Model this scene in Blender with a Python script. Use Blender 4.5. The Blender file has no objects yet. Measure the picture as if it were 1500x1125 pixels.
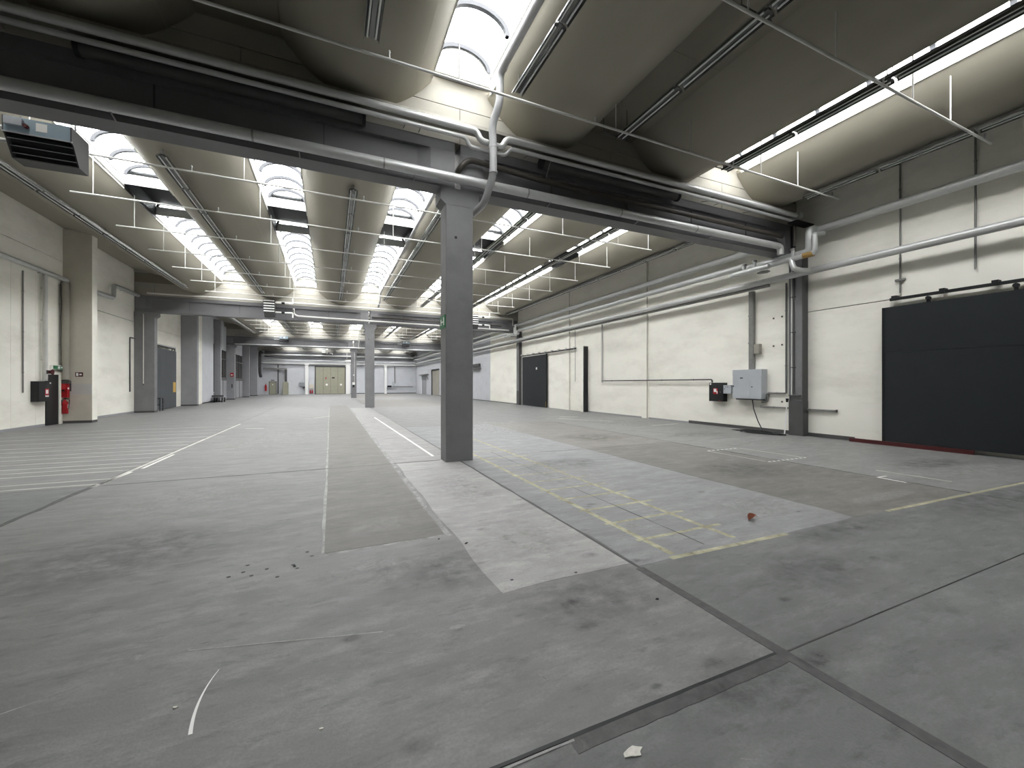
import bpy, math, random
from mathutils import Vector, Matrix
random.seed(11)
SC = bpy.context.scene
COL = SC.collection
PI = math.pi

# ------------------------------------------------------------------ camera
FPX = 599.0
YAW = math.atan((750 - 484.2) / FPX)
cam = bpy.data.cameras.new('camera')
cam.sensor_fit = 'HORIZONTAL'; cam.sensor_width = 36.0
cam.lens = 36.0 * FPX / 1500.0
cam.clip_start = 0.05; cam.clip_end = 400
camo = bpy.data.objects.new('camera', cam); COL.objects.link(camo)
camo.location = (0, 0, 1.6); camo.rotation_euler = (PI / 2, 0, -YAW)
SC.camera = camo

# ------------------------------------------------------------------ sky, exposure
W = bpy.data.worlds.new('overcast_sky'); SC.world = W; W.use_nodes = True
bg = W.node_tree.nodes['Background']
bg.inputs[0].default_value = (1.0, 0.985, 0.985, 1)
bg.inputs[1].default_value = 10.0
SC.view_settings.view_transform = 'Standard'
SC.view_settings.look = 'None'
SC.view_settings.exposure = 0.85
SC.view_settings.gamma = 1.0
SC.view_settings.use_curve_mapping = False

# ------------------------------------------------------------------ layout constants (metres)
BEAM = [8.17, 29.17, 50.17]            # front faces of the cross beams
FARY = 71.0
XL, XR = -9.94, 13.47
SHC = [-7.13, -3.30, 0.53, 4.36, 8.19, 12.02]     # shell centre lines
HW = 1.31                                          # shell half width
GAP = [-5.215, -1.385, 2.445, 6.275, 10.105]       # strips between the shells
ZB, ZE = 6.88, 7.66                                # shell bottom and shell edge
ZK = 8.05                                          # top of skylight kerb
BAYS = [(-12.9, 8.22), (8.52, 29.22), (29.52, 50.22), (50.52, 71.02)]
# skylight strips: (gap index, y0, y1)
SKY = []
for g in (2, 4):
    SKY += [(g, -1.2, 8.02)]
for b in (1, 2, 3):
    o = 21.0 * (b - 1)
    for g in range(5):
        SKY += [(g, 8.58 + o, 16.4 + o), (g, 18.9 + o, 29.10 + o)]
for (g, y0, y1) in SKY:                             # light portals: they guide daylight through the skylight openings
    L = bpy.data.lights.new('skylight_portal', 'AREA'); L.shape = 'RECTANGLE'
    L.size = 1.24; L.size_y = y1 - y0 - 0.1; L.cycles.is_portal = True
    lo = bpy.data.objects.new('skylight_portal', L); COL.objects.link(lo)
    lo.location = (GAP[g], (y0 + y1) / 2, ZK - 0.04)

# ------------------------------------------------------------------ helpers
def lin(c):
    out = []
    for v in c[:3]:
        v = v / 255.0
        out.append(v / 12.92 if v <= 0.04045 else ((v + 0.055) / 1.055) ** 2.4)
    return out

def mat(name, rgb, rough=0.7, metal=0.0, var=0.10, scale=3.0, spec=0.4, bump=0.0, bscale=60.0,
        stain=None, stain_amt=0.0, stain_scale=0.6, stretch=(1, 1, 1)):
    """painted / bare surface: base colour with two octaves of mottling and optional stains"""
    m = bpy.data.materials.new(name); m.use_nodes = True
    nt = m.node_tree; N = nt.nodes; K = nt.links
    p = N['Principled BSDF']
    p.inputs['Roughness'].default_value = rough; p.inputs['Metallic'].default_value = metal
    p.inputs['Specular IOR Level'].default_value = spec
    c = lin(rgb)
    tc = N.new('ShaderNodeTexCoord')
    mp = N.new('ShaderNodeMapping'); mp.inputs['Scale'].default_value = stretch
    K.new(tc.outputs['Object'], mp.inputs['Vector'])
    n = N.new('ShaderNodeTexNoise'); n.inputs['Scale'].default_value = scale
    n.inputs['Detail'].default_value = 6; n.inputs['Roughness'].default_value = 0.62
    K.new(mp.outputs[0], n.inputs['Vector'])
    r = N.new('ShaderNodeValToRGB')
    r.color_ramp.elements[0].position = 0.32; r.color_ramp.elements[1].position = 0.68
    r.color_ramp.elements[0].color = [v * (1 - var) for v in c] + [1]
    r.color_ramp.elements[1].color = [min(1, v * (1 + var)) for v in c] + [1]
    K.new(n.outputs['Fac'], r.inputs[0])
    out = r.outputs[0]
    if stain:
        n2 = N.new('ShaderNodeTexNoise'); n2.inputs['Scale'].default_value = stain_scale
        n2.inputs['Detail'].default_value = 8; n2.inputs['Roughness'].default_value = 0.7
        K.new(mp.outputs[0], n2.inputs['Vector'])
        r2 = N.new('ShaderNodeValToRGB')
        r2.color_ramp.elements[0].position = 0.48; r2.color_ramp.elements[1].position = 0.72
        r2.color_ramp.elements[0].color = (0, 0, 0, 1)
        r2.color_ramp.elements[1].color = (stain_amt, stain_amt, stain_amt, 1)
        K.new(n2.outputs['Fac'], r2.inputs[0])
        mx = N.new('ShaderNodeMixRGB'); mx.inputs[2].default_value = lin(stain) + [1]
        K.new(r2.outputs[0], mx.inputs[0]); K.new(out, mx.inputs[1]); out = mx.outputs[0]
    K.new(out, p.inputs['Base Color'])
    if bump:
        n3 = N.new('ShaderNodeTexNoise'); n3.inputs['Scale'].default_value = bscale; n3.inputs['Detail'].default_value = 4
        K.new(tc.outputs['Object'], n3.inputs['Vector'])
        b = N.new('ShaderNodeBump'); b.inputs['Strength'].default_value = bump; b.inputs['Distance'].default_value = 0.01
        K.new(n3.outputs['Fac'], b.inputs['Height']); K.new(b.outputs[0], p.inputs['Normal'])
    return m

def worn(name, rgb, keep=0.5, scale=9.0, rough=0.75, stretch=(1, 1, 1), soft=0.10):
    """worn paint: a noise decides where the paint is still there, elsewhere the floor shows through"""
    m = bpy.data.materials.new(name); m.use_nodes = True
    nt = m.node_tree; N = nt.nodes; K = nt.links
    p = N['Principled BSDF']; p.inputs['Roughness'].default_value = rough
    p.inputs['Base Color'].default_value = lin(rgb) + [1]
    tc = N.new('ShaderNodeTexCoord'); mp = N.new('ShaderNodeMapping'); mp.inputs['Scale'].default_value = stretch
    K.new(tc.outputs['Object'], mp.inputs['Vector'])
    n = N.new('ShaderNodeTexNoise'); n.inputs['Scale'].default_value = scale; n.inputs['Detail'].default_value = 8
    n.inputs['Roughness'].default_value = 0.75
    K.new(mp.outputs[0], n.inputs['Vector'])
    r = N.new('ShaderNodeValToRGB')
    t = 1 - keep
    r.color_ramp.elements[0].position = max(0, 0.5 + (t - 0.5) * 0.5 - soft); r.color_ramp.elements[0].color = (0, 0, 0, 1)
    r.color_ramp.elements[1].position = min(1, 0.5 + (t - 0.5) * 0.5 + soft); r.color_ramp.elements[1].color = (1, 1, 1, 1)
    K.new(n.outputs['Fac'], r.inputs[0]); K.new(r.outputs[0], p.inputs['Alpha'])
    return m

class MB:
    def __init__(s): s.v = []; s.f = []; s.sm = []
    def add(s, vs, fs, smooth=False):
        o = len(s.v); s.v += [tuple(a) for a in vs]
        for q in fs: s.f.append([o + i for i in q]); s.sm.append(smooth)
        return s
    def box(s, x0, x1, y0, y1, z0, z1):
        x0, x1 = min(x0, x1), max(x0, x1); y0, y1 = min(y0, y1), max(y0, y1); z0, z1 = min(z0, z1), max(z0, z1)
        return s.add([(x0, y0, z0), (x1, y0, z0), (x1, y1, z0), (x0, y1, z0), (x0, y0, z1), (x1, y0, z1), (x1, y1, z1), (x0, y1, z1)],
                     [(0, 3, 2, 1), (4, 5, 6, 7), (0, 1, 5, 4), (1, 2, 6, 5), (2, 3, 7, 6), (3, 0, 4, 7)])
    def prism(s, poly, axis, a0, a1):
        """poly: 2D outline in the other two axes, extruded along axis"""
        n = len(poly)
        def P(u, w, a): return {'x': (a, u, w), 'y': (u, a, w), 'z': (u, w, a)}[axis]
        vs = [P(u, w, a0) for u, w in poly] + [P(u, w, a1) for u, w in poly]
        fs = [list(range(n))[::-1], list(range(n, 2 * n))] + [(i, (i + 1) % n, n + (i + 1) % n, n + i) for i in range(n)]
        return s.add(vs, fs)
    def tube(s, pts, r, n=10, cap=True):
        pts = [Vector(p) for p in pts]
        m = len(pts); rings = []
        T = []
        for i in range(m):
            a = pts[i] - pts[i - 1] if i else pts[1] - pts[0]
            b = pts[i + 1] - pts[i] if i < m - 1 else pts[-1] - pts[-2]
            t = a.normalized() + b.normalized()
            T.append(t.normalized() if t.length > 1e-6 else a.normalized())
        ref = Vector((0, 0, 1)) if abs(T[0].z) < 0.9 else Vector((1, 0, 0))
        U = (ref - T[0] * ref.dot(T[0])).normalized()
        vs = []
        for i in range(m):
            U = (U - T[i] * U.dot(T[i]))
            U = U.normalized(); V = T[i].cross(U)
            rr = r[i] if isinstance(r, (list, tuple)) else r
            for k in range(n):
                a = 2 * PI * k / n
                vs.append(pts[i] + (U * math.cos(a) + V * math.sin(a)) * rr)
        fs = []
        for i in range(m - 1):
            for k in range(n):
                k2 = (k + 1) % n
                fs.append((i * n + k, i * n + k2, (i + 1) * n + k2, (i + 1) * n + k))
        s.add(vs, fs, True)
        if cap:
            s.add(vs[:n], [list(range(n))[::-1]]); s.add(vs[-n:], [list(range(n))])
        return s
    def quad(s, a, b, c, d): return s.add([a, b, c, d], [(0, 1, 2, 3)])
    def mesh(s, name):
        me = bpy.data.meshes.new(name); me.from_pydata(s.v, [], s.f)
        me.polygons.foreach_set('use_smooth', s.sm); me.update()
        return me

def fillet(pts, rad=0.15, n=5):
    pts = [Vector(p) for p in pts]; out = [pts[0]]
    for i in range(1, len(pts) - 1):
        p = pts[i]; a = pts[i - 1] - p; b = pts[i + 1] - p
        d = min(rad, a.length * 0.48, b.length * 0.48)
        A = p + a.normalized() * d; B = p + b.normalized() * d
        for k in range(n + 1):
            t = k / n
            out.append(A * (1 - t) ** 2 + p * 2 * t * (1 - t) + B * t * t)
    out.append(pts[-1]); return out

def thing(name, label, cat, loc=(0, 0, 0), group=None, kind=None):
    o = bpy.data.objects.new(name, None); COL.objects.link(o); o.location = loc
    o.empty_display_size = 0.2
    tag(o, label, cat, group, kind); return o
def tag(o, label, cat=None, group=None, kind=None):
    o['label'] = label
    if cat: o['category'] = cat
    if group: o['group'] = group
    if kind: o['kind'] = kind
    return o
def link(name, me, parent=None, loc=None):
    o = bpy.data.objects.new(name, me); COL.objects.link(o)
    if parent is not None:
        o.parent = parent
        o.matrix_parent_inverse = Matrix.Translation(-Vector(parent.location))
    if loc is not None: o.location = loc
    return o
def obj(name, mb, m, parent=None, label=None):
    me = mb.mesh(name) if isinstance(mb, MB) else mb
    if m is not None: me.materials.append(m)
    o = link(name, me, parent)
    if label: o['label'] = label
    return o
def one(name, mb, m, label, cat, group=None, kind=None):
    return tag(obj(name, mb, m), label, cat, group, kind)
def copy_tree(o, dx=0, dy=0, dz=0, label=None):
    c = o.copy(); COL.objects.link(c)
    c.location = (o.location[0] + dx, o.location[1] + dy, o.location[2] + dz)
    if label: c['label'] = label
    for ch in o.children:
        d = ch.copy(); COL.objects.link(d); pi = ch.matrix_parent_inverse.copy(); d.parent = c; d.matrix_parent_inverse = pi
        for g in ch.children:
            e = g.copy(); COL.objects.link(e); pi = g.matrix_parent_inverse.copy(); e.parent = d; e.matrix_parent_inverse = pi
    return c
def B(*a): return MB().box(*a)

# ------------------------------------------------------------------ materials
M = {}
M['cream'] = mat('cream_wall_paint', (245, 243, 234), 0.85, var=0.03, scale=1.2, stain=(214, 211, 200), stain_amt=0.6, stain_scale=0.9, bump=0.15, bscale=25, stretch=(1, .35, 1))
M['white'] = mat('white_wall_paint', (202, 204, 209), 0.85, var=0.03, scale=1.5, stain=(176, 178, 182), stain_amt=0.35, stain_scale=1.2, bump=0.1, bscale=25)
M['shell'] = mat('shell_paint', (152, 148, 135), 0.62, var=0.05, scale=0.8, stain=(132, 126, 112), stain_amt=0.35, stain_scale=0.5, stretch=(1, .2, 1))
M['gable'] = mat('gable_paint', (160, 157, 147), 0.8, var=0.04, scale=1.5, stain=(182, 175, 158), stain_amt=0.3)
M['rpanel'] = mat('roof_panel_paint', (128, 124, 112), 0.85, var=0.06, scale=1.0)
M['grey'] = mat('grey_concrete_paint', (124, 124, 126), 0.6, var=0.06, scale=2.5, bump=0.12, bscale=40, stain=(96, 96, 98), stain_amt=0.4, stain_scale=1.4)
M['beam'] = mat('grey_beam_paint', (112, 112, 114), 0.6, var=0.07, scale=2.0, stain=(84, 84, 88), stain_amt=0.5, stain_scale=1.0)
M['dgrey'] = mat('dark_grey_paint', (80, 80, 80), 0.6, var=0.06, scale=3)
M['beige'] = mat('beige_column_paint', (204, 198, 186), 0.75, var=0.05, scale=2)
M['band'] = mat('pale_grey_band', (196, 194, 192), 0.7, var=0.04)
M['lgrey'] = mat('light_grey_paint', (152, 153, 157), 0.6, var=0.05, scale=2)
M['galv'] = mat('aluminium_pipe_jacket', (192, 194, 193), 0.36, metal=0.30, var=0.05, scale=4)
M['galvd'] = mat('dull_galvanised', (140, 140, 138), 0.45, metal=0.35, var=0.12, scale=8)
M['wpipe'] = mat('white_pipe_paint', (206, 206, 202), 0.5, var=0.05, scale=5)
M['lpipe'] = mat('grey_rain_pipe', (176, 177, 178), 0.42, var=0.08, scale=4)
M['dpipe'] = mat('dark_drain_pipe', (70, 66, 60), 0.5, var=0.15, scale=6)
M['black'] = mat('black_steel', (30, 32, 34), 0.5, var=0.1, scale=5)
M['gate'] = mat('anthracite_gate', (30, 35, 39), 0.55, var=0.10, scale=2.5, bump=0.05, bscale=80)
M['gate2'] = mat('slate_gate', (76, 80, 84), 0.6, var=0.12, scale=3, stretch=(1, 3, .5))
M['red'] = mat('fire_red', (168, 26, 34), 0.4, var=0.06, scale=5)
M['dred'] = mat('dark_red_skirting', (80, 30, 32), 0.7, var=0.15, scale=6)
M['gn'] = mat('sign_green', (28, 110, 70), 0.4, var=0.03)
M['wh'] = mat('plain_white', (236, 236, 234), 0.5, var=0.02)
M['yel'] = mat('yellow_sticker', (214, 176, 84), 0.5, var=0.06)
M['cab'] = mat('cabinet_grey', (178, 183, 188), 0.45, var=0.03, scale=4)
M['cabd'] = mat('cabinet_mid_grey', (140, 144, 148), 0.5, var=0.03)  # darker cabinet grey for the box on the far wall
M['blue'] = mat('heater_blue_grey', (150, 170, 182), 0.45, var=0.05, scale=5)
M['green'] = mat('olive_gate_paint', (158, 157, 140), 0.6, var=0.05, scale=3)
M['glassd'] = mat('dark_glazing', (38, 36, 30), 0.12, var=0.2, scale=1.5, spec=0.6)
M['refl'] = mat('lamp_reflector', (118, 120, 118), 0.25, metal=0.6, var=0.05)
M['rib'] = mat('dark_skylight_rib', (52, 54, 58), 0.6, var=0.05)
M['tube'] = mat('lamp_tube', (232, 234, 232), 0.25, var=0.02)
M['brown'] = mat('rust_insulation', (150, 120, 70), 0.8, var=0.25, scale=20)
M['tray'] = mat('cable_tray', (146, 144, 136), 0.55, metal=0.5, var=0.15, scale=30)
M['leafm'] = mat('dry_leaf', (112, 58, 30), 0.7, var=0.25, scale=30)
M['paper'] = mat('scrap_paper', (206, 204, 196), 0.9, var=0.15, scale=40)

def floor_mat(name, rgb, var=0.09):
    m = mat(name, rgb, 0.55, var=var, scale=1.1, spec=0.35, bump=0.16, bscale=90,
            stain=tuple(int(v * .78) for v in rgb), stain_amt=0.6, stain_scale=1.7, stretch=(0.7, 1.5, 1))
    nt = m.node_tree; N = nt.nodes; K = nt.links; p = N['Principled BSDF']
    src = p.inputs['Base Color'].links[0].from_socket
    tc = [n for n in N if n.type == 'TEX_COORD'][0]
    def layer(scale, lo, hi, col, amt, st, src):
        mp = N.new('ShaderNodeMapping'); mp.inputs['Scale'].default_value = st; mp.inputs['Rotation'].default_value = (0, 0, scale)
        K.new(tc.outputs['Object'], mp.inputs['Vector'])
        n = N.new('ShaderNodeTexNoise'); n.inputs['Scale'].default_value = scale; n.inputs['Detail'].default_value = 9; n.inputs['Roughness'].default_value = 0.75
        K.new(mp.outputs[0], n.inputs['Vector'])
        r = N.new('ShaderNodeValToRGB'); r.color_ramp.elements[0].position = lo; r.color_ramp.elements[1].position = hi
        r.color_ramp.elements[0].color = (0, 0, 0, 1); r.color_ramp.elements[1].color = (amt, amt, amt, 1)
        K.new(n.outputs['Fac'], r.inputs[0])
        mx = N.new('ShaderNodeMixRGB'); mx.inputs[2].default_value = lin(col) + [1]
        K.new(r.outputs[0], mx.inputs[0]); K.new(src, mx.inputs[1]); return mx.outputs[0]
    src = layer(3.1, .48, .70, tuple(min(255, v * 1.25) for v in rgb), .65, (.6, 1.6, 1), src)   # pale scuffs
    src = layer(6.3, .54, .70, tuple(v * .64 for v in rgb), .65, (.5, 1.5, 1), src)              # dark rubber marks
    src = layer(60., .40, .70, tuple(v * .82 for v in rgb), .5, (1, 1, 1), src)                  # fine grain
    K.new(src, p.inputs['Base Color'])
    return m
M['fl'] = floor_mat('concrete_grey', (124, 124, 123))
M['fl_dark'] = floor_mat('concrete_sealed_dark', (110, 112, 111))
M['fl_light'] = floor_mat('concrete_light', (158, 157, 156))
M['fl_blue'] = floor_mat('concrete_blue_grey', (134, 135, 136))
M['fl_mid'] = floor_mat('concrete_mid', (143, 142, 141))
M['fl_brown'] = floor_mat('concrete_brown', (111, 109, 105))
M['fl_brown2'] = floor_mat('concrete_brown_grey', (121, 118, 114))
M['fl_joint'] = mat('joint_filler', (88, 88, 88), 0.8, var=0.2, scale=12)
M['fl_base'] = mat('sub_floor', (58, 58, 58), 0.9)
M['yline'] = worn('worn_yellow_paint', (184, 179, 152), 0.78, 5, soft=.28)
M['wline'] = worn('worn_white_paint', (204, 203, 196), 0.92, 3, stretch=(.5, 1, 1), soft=.25)
M['wline2'] = worn('white_paint', (226, 225, 220), 0.95, 6)
M['scuff'] = worn('light_scuff', (186, 186, 184), 0.45, 3, soft=0.25)
M['scr'] = worn('scratch', (168, 168, 164), .9, 4, soft=.3)
M['dscuff'] = worn('dark_scuff', (76, 78, 80), 0.38, 2.2, soft=0.28)

pane_m = bpy.data.materials.new('frosted_skylight_sheet'); pane_m.use_nodes = True
nt = pane_m.node_tree; nt.nodes.clear()
o_ = nt.nodes.new('ShaderNodeOutputMaterial'); mx_ = nt.nodes.new('ShaderNodeMixShader')
tr_ = nt.nodes.new('ShaderNodeBsdfTransparent'); tl_ = nt.nodes.new('ShaderNodeBsdfTranslucent')
tr_.inputs[0].default_value = (0.93, 0.95, 0.955, 1); tl_.inputs[0].default_value = (0.9, 0.91, 0.915, 1)
mx_.inputs[0].default_value = 0.25
nt.links.new(tr_.outputs[0], mx_.inputs[1]); nt.links.new(tl_.outputs[0], mx_.inputs[2]); nt.links.new(mx_.outputs[0], o_.inputs[0])
M['pane'] = pane_m

# ================================================================== FLOOR
floor = thing('floor', 'grey worn concrete floor of the empty hall', 'floor', (0, 0, 0), kind='structure')
obj('floor_base', B(XL - .4, XR + .4, -13.2, FARY + .4, -0.30, -0.012), M['fl_base'], floor)
xs = [XL - .3, -3.42, 2.46, 8.6, XR + .3]
ys = [-13.0, -5.43, 1.57] + [8.5 + 7 * i for i in range(9)] + [FARY + .3]
slabm = {}
for i in range(4):
    for j in range(len(ys) - 1):
        x0, x1, y0, y1 = xs[i] + .006, xs[i + 1] - .006, ys[j] + .006, ys[j + 1] - .006
        if y1 <= 1.6: m = 'fl_dark'
        elif j == 2: m = 'fl' if i == 1 else 'fl_dark'
        elif i == 0: m = 'fl'
        elif i == 1: m = 'fl'
        elif i == 2: m = random.choice(['fl_brown2', 'fl'])
        else: m = 'fl'
        o = obj('floor_slab', B(x0, x1, y0, y1, -0.012, 0.0), M[m], floor)

def patch(name, x0, x1, y0, y1, m, z=0.0012, jit=0.012, step=0.35):
    """thin applied coat on the slabs with a slightly ragged outline"""
    pts = []
    def edge(ax, ay, bx, by):
        n = max(1, int(math.hypot(bx - ax, by - ay) / step)); n = min(n, 40)
        for k in range(n):
            t = k / n
            pts.append((ax + (bx - ax) * t + random.uniform(-jit, jit), ay + (by - ay) * t + random.uniform(-jit, jit)))
    edge(x0, y0, x1, y0); edge(x1, y0, x1, y1); edge(x1, y1, x0, y1); edge(x0, y1, x0, y0)
    mb = MB().prism(pts, 'z', -0.002, z)
    return obj(name, mb, M[m], floor)
# coats and patches of older concrete, as the photograph lays them out
patch('floor_coat', -0.05, 1.10, 4.25, 33.0, 'fl_brown', .0022, .010)
patch('floor_coat', 1.20, 2.44, 2.90, 8.48, 'fl_light', .0018, .018)
patch('floor_coat', 1.20, 2.44, 8.52, 29.0, 'fl_mid', .0018, .018)
patch('floor_coat', 2.49, 5.76, 2.82, 8.48, 'fl_blue', .0014, .02)
patch('floor_coat', 5.78, 8.56, 2.80, 8.48, 'fl_brown', .0016, .02)
patch('floor_coat', 5.78, 8.56, 8.52, 15.4, 'fl_brown2', .0016, .02)
patch('floor_coat', 8.62, 13.2, 2.72, 8.48, 'fl', .0014, .03)
patch('floor_coat', 2.49, 5.76, 8.52, 15.4, 'fl_blue', .0014, .02)
FILM = ('wline', 'wline2', 'yline', 'scuff', 'scr', 'dscuff')
# joint repair strips
def strip(name, a, b, w, m, z, seg=14, jit=0.0):
    a = Vector((a[0], a[1], 0)); b = Vector((b[0], b[1], 0)); d = (b - a); n = Vector((-d.y, d.x, 0)).normalized()
    Lp, Rp = [], []
    for k in range(seg + 1):
        p = a + d * k / seg
        Lp.append(p + n * (w / 2 + random.uniform(-jit, jit))); Rp.append(p - n * (w / 2 + random.uniform(-jit, jit)))
    poly = [(v.x, v.y) for v in Lp] + [(v.x, v.y) for v in Rp[::-1]]
    if m in FILM: return obj(name, MB().add([(x, y_, z * .5) for x, y_ in poly[::-1]], [list(range(len(poly)))]), M[m], floor)   # paint film
    return obj(name, MB().prism(poly[::-1], 'z', -0.001, z), M[m], floor)
strip('worn_edge', (-.06, 4.25), (-.07, 30), .035, 'scr', .0036, 60, .012)
strip('worn_edge', (1.13, 4.2), (1.17, 24), .07, 'scuff', .0036, 60, .02)
strip('worn_edge', (-.1, 4.20), (1.1, 4.24), .05, 'scuff', .0036, 12, .01)
strip('worn_edge', (8.6, 2.7), (8.6, 15), .05, 'dscuff', .0036, 30, .02)
strip('joint_strip', (2.46, -6), (2.46, 2.80), 0.085, 'fl_joint', .0026, 30, .006)
strip('joint_strip', (2.46, 2.80), (2.47, 8.4), 0.03, 'fl_joint', .0026, 20, .004)
strip('joint_strip', (-0.2, 1.585), (2.42, 1.585), 0.018, 'black', .0030, 20, .002)
strip('joint_strip', (0.98, 1.54), (2.42, 1.545), 0.085, 'fl_joint', .0022, 16, .004)
strip('joint_strip', (-1.5, 1.565), (1.0, 1.565), 0.012, 'fl_light', .0034, 16, .001)
strip('joint_strip', (2.5, 1.57), (9.0, 1.57), 0.005, 'fl_joint', .0020, 20, .003)
strip('joint_strip', (-3.40, 5.5), (-3.40, 8.4), 0.07, 'fl_joint', .0022, 14, .015)
strip('joint_strip', (-3.4, 8.5), (2.1, 8.45), 0.03, 'fl_joint', .0028, 20, .006)
# worn floor marking lines
def line(a, b, w, m='wline', z=.0040): return strip('painted_line', a, b, w, m, z, 10, .003)
for k, y in enumerate([8.66, 9.05, 9.82, 10.25, 10.7, 11.3, 11.95, 12.55, 13.3, 14.05, 15.1, 16.2, 17.2, 18.4]):
    line((-3.3 - .06 * (k % 3), y), (-9.2 + .25 * (k % 2), y + .04), 0.045)
line((-3.36, 8.45), (-3.30, 19.4), 0.06, 'wline')
line((-3.25, 9.9), (-3.25, 11.6), 0.05, 'wline2'); line((-3.37, 8.6), (-3.3, 9.6), 0.05, 'wline2')
line((2.94, 2.90), (2.98, 11.5), 0.07, 'yline'); line((3.84, 2.95), (3.80, 11.5), 0.07, 'yline')
for y in (3.30, 3.83, 4.36, 4.89, 5.42, 5.95, 6.48, 7.3, 8.2, 9.1):
    line((2.86, y), (4.06, y + .01), 0.05, 'yline', .0044)
strip('joint_strip', (3.41, 2.95), (3.45, 9.0), 0.015, 'fl_joint', .0022, 20, .006)
line((2.85, 2.84), (4.45, 2.80), 0.06, 'yline', .0046)
line((6.4, 2.79), (11.4, 2.66), 0.055, 'yline', .0046)
line((2.08, 9.0), (1.92, 20.6), 0.055, 'wline2')
for k in range(9):
    line((8.22 + .145 * k, 5.54), (8.29 + .145 * k, 5.54), 0.05, 'wline2', .0044)
    if k < 7: line((8.24 + .15 * k, 7.04), (8.32 + .15 * k, 7.03), 0.05, 'wline2', .0044)
line((8.22, 5.6), (8.22, 7.0), 0.03); line((9.42, 5.6), (9.32, 7.0), 0.03)
line((8.55, 3.86), (8.83, 3.86), 0.03, 'wline2'); line((8.54, 3.47), (8.57, 3.86), 0.05, 'wline2'); line((9.3, 3.2), (9.25, 4.2), .04)
line((10.2, 17.3), (11.1, 17.0), 0.10); line((9.6, 16.4), (11.06, 14.2), 0.10, 'wline'); line((11.3, 12.2), (12.8, 12.35), 0.08)
line((-0.7, 21.3), (0.34, 22.6), 0.09); line((-2.8, 17.3), (-2.2, 17.1), 0.08)
strip('scratch_mark', (-0.78, 3.03), (0.31, 2.75), 0.010, 'scr', .004, 8); strip('scratch_mark', (-1.5, 2.80), (-.70, 3.08), 0.008, 'scuff', .004, 8)
q0, q1, q2 = Vector((-.57, 2.76)), Vector((-.632, 2.55)), Vector((-.585, 2.30)); mb = MB(); Lq = []; Rq = []
for k in range(15):
    u = k / 14; p = q0 * (1 - u) ** 2 + q1 * 2 * u * (1 - u) + q2 * u * u; w = .0015 + .007 * u
    Lq.append((p.x - w, p.y)); Rq.append((p.x + w, p.y))
mb.add([(x, y_, .002) for x, y_ in Lq + Rq[::-1]], [list(range(30))])
obj('scratch_mark', mb, M['wh'], floor)
for (x, y, dx, dy) in [(0.60, 2.42, .04, -.03), (.50, 2.60, .05, .02), (.66, 2.12, -.01, .05), (.53, 1.84, 0, .05), (1.05, 2.0, .02, -.05), (.28, 2.55, .06, -.04), (1.95, 2.1, .05, .0), (1.6, 1.2, .05, -.03)]:
    strip('scratch_mark', (x, y), (x + dx, y + dy), .007, 'scuff', .003, 2)
strip('scratch_mark', (4.25, 4.3), (4.55, 4.2), .012, 'scuff', .003, 3)
def stain_mat(name, rgb, amt, scale):
    m = bpy.data.materials.new(name); m.use_nodes = True
    nt = m.node_tree; N = nt.nodes; K = nt.links; p = N['Principled BSDF']
    p.inputs['Base Color'].default_value = lin(rgb) + [1]; p.inputs['Roughness'].default_value = .6
    tc = N.new('ShaderNodeTexCoord'); mp = N.new('ShaderNodeMapping')
    mp.inputs['Location'].default_value = (-1, -1, 0); mp.inputs['Scale'].default_value = (2, 2, 0)
    K.new(tc.outputs['Generated'], mp.inputs['Vector'])
    ln = N.new('ShaderNodeVectorMath'); ln.operation = 'LENGTH'; K.new(mp.outputs[0], ln.inputs[0])
    mr = N.new('ShaderNodeMapRange'); mr.interpolation_type = 'SMOOTHSTEP'
    mr.inputs['From Min'].default_value = 1.0; mr.inputs['From Max'].default_value = .25; mr.inputs['To Max'].default_value = amt
    K.new(ln.outputs['Value'], mr.inputs['Value'])
    n = N.new('ShaderNodeTexNoise'); n.inputs['Scale'].default_value = scale; n.inputs['Detail'].default_value = 9; n.inputs['Roughness'].default_value = .72
    K.new(tc.outputs['Object'], n.inputs['Vector'])
    r = N.new('ShaderNodeValToRGB'); r.color_ramp.elements[0].position = .38; r.color_ramp.elements[1].position = .66
    K.new(n.outputs['Fac'], r.inputs[0])
    mu = N.new('ShaderNodeMath'); mu.operation = 'MULTIPLY'; K.new(mr.outputs[0], mu.inputs[0]); K.new(r.outputs[0], mu.inputs[1])
    K.new(mu.outputs[0], p.inputs['Alpha']); return m
M['st_d'] = stain_mat('dark_floor_dirt', (70, 72, 73), .40, 5.0)
M['st_l'] = stain_mat('pale_floor_dust', (176, 176, 174), .55, 7.0)
zs = [.0030]
def stain(x0, x1, y0, y1, m):
    zs[0] += .00003
    obj('floor_stain', MB().quad((x0, y0, zs[0]), (x1, y0, zs[0]), (x1, y1, zs[0]), (x0, y1, zs[0])), M[m], floor)
for a in [(3.9, 6.4, 2.35, 2.95), (6.3, 10.5, 1.9, 2.95), (1.0, 2.6, 2.1, 3.0), (-3.0, -.6, 4.0, 6.0), (-4.5, -1.5, 2.2, 4.2), (.2, 1.5, 2.9, 4.0), (3.0, 4.6, 1.7, 2.6), (1.2, 3.0, 1.2, 1.75), (5.9, 8.4, 4.4, 6.2), (9.5, 12.5, 3.6, 4.6), (6.0, 8.5, 9.0, 11.5), (9.0, 12.0, 8.8, 10.2), (3.2, 5.4, 6.3, 7.8)]:
    stain(*a, 'st_d')
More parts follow.
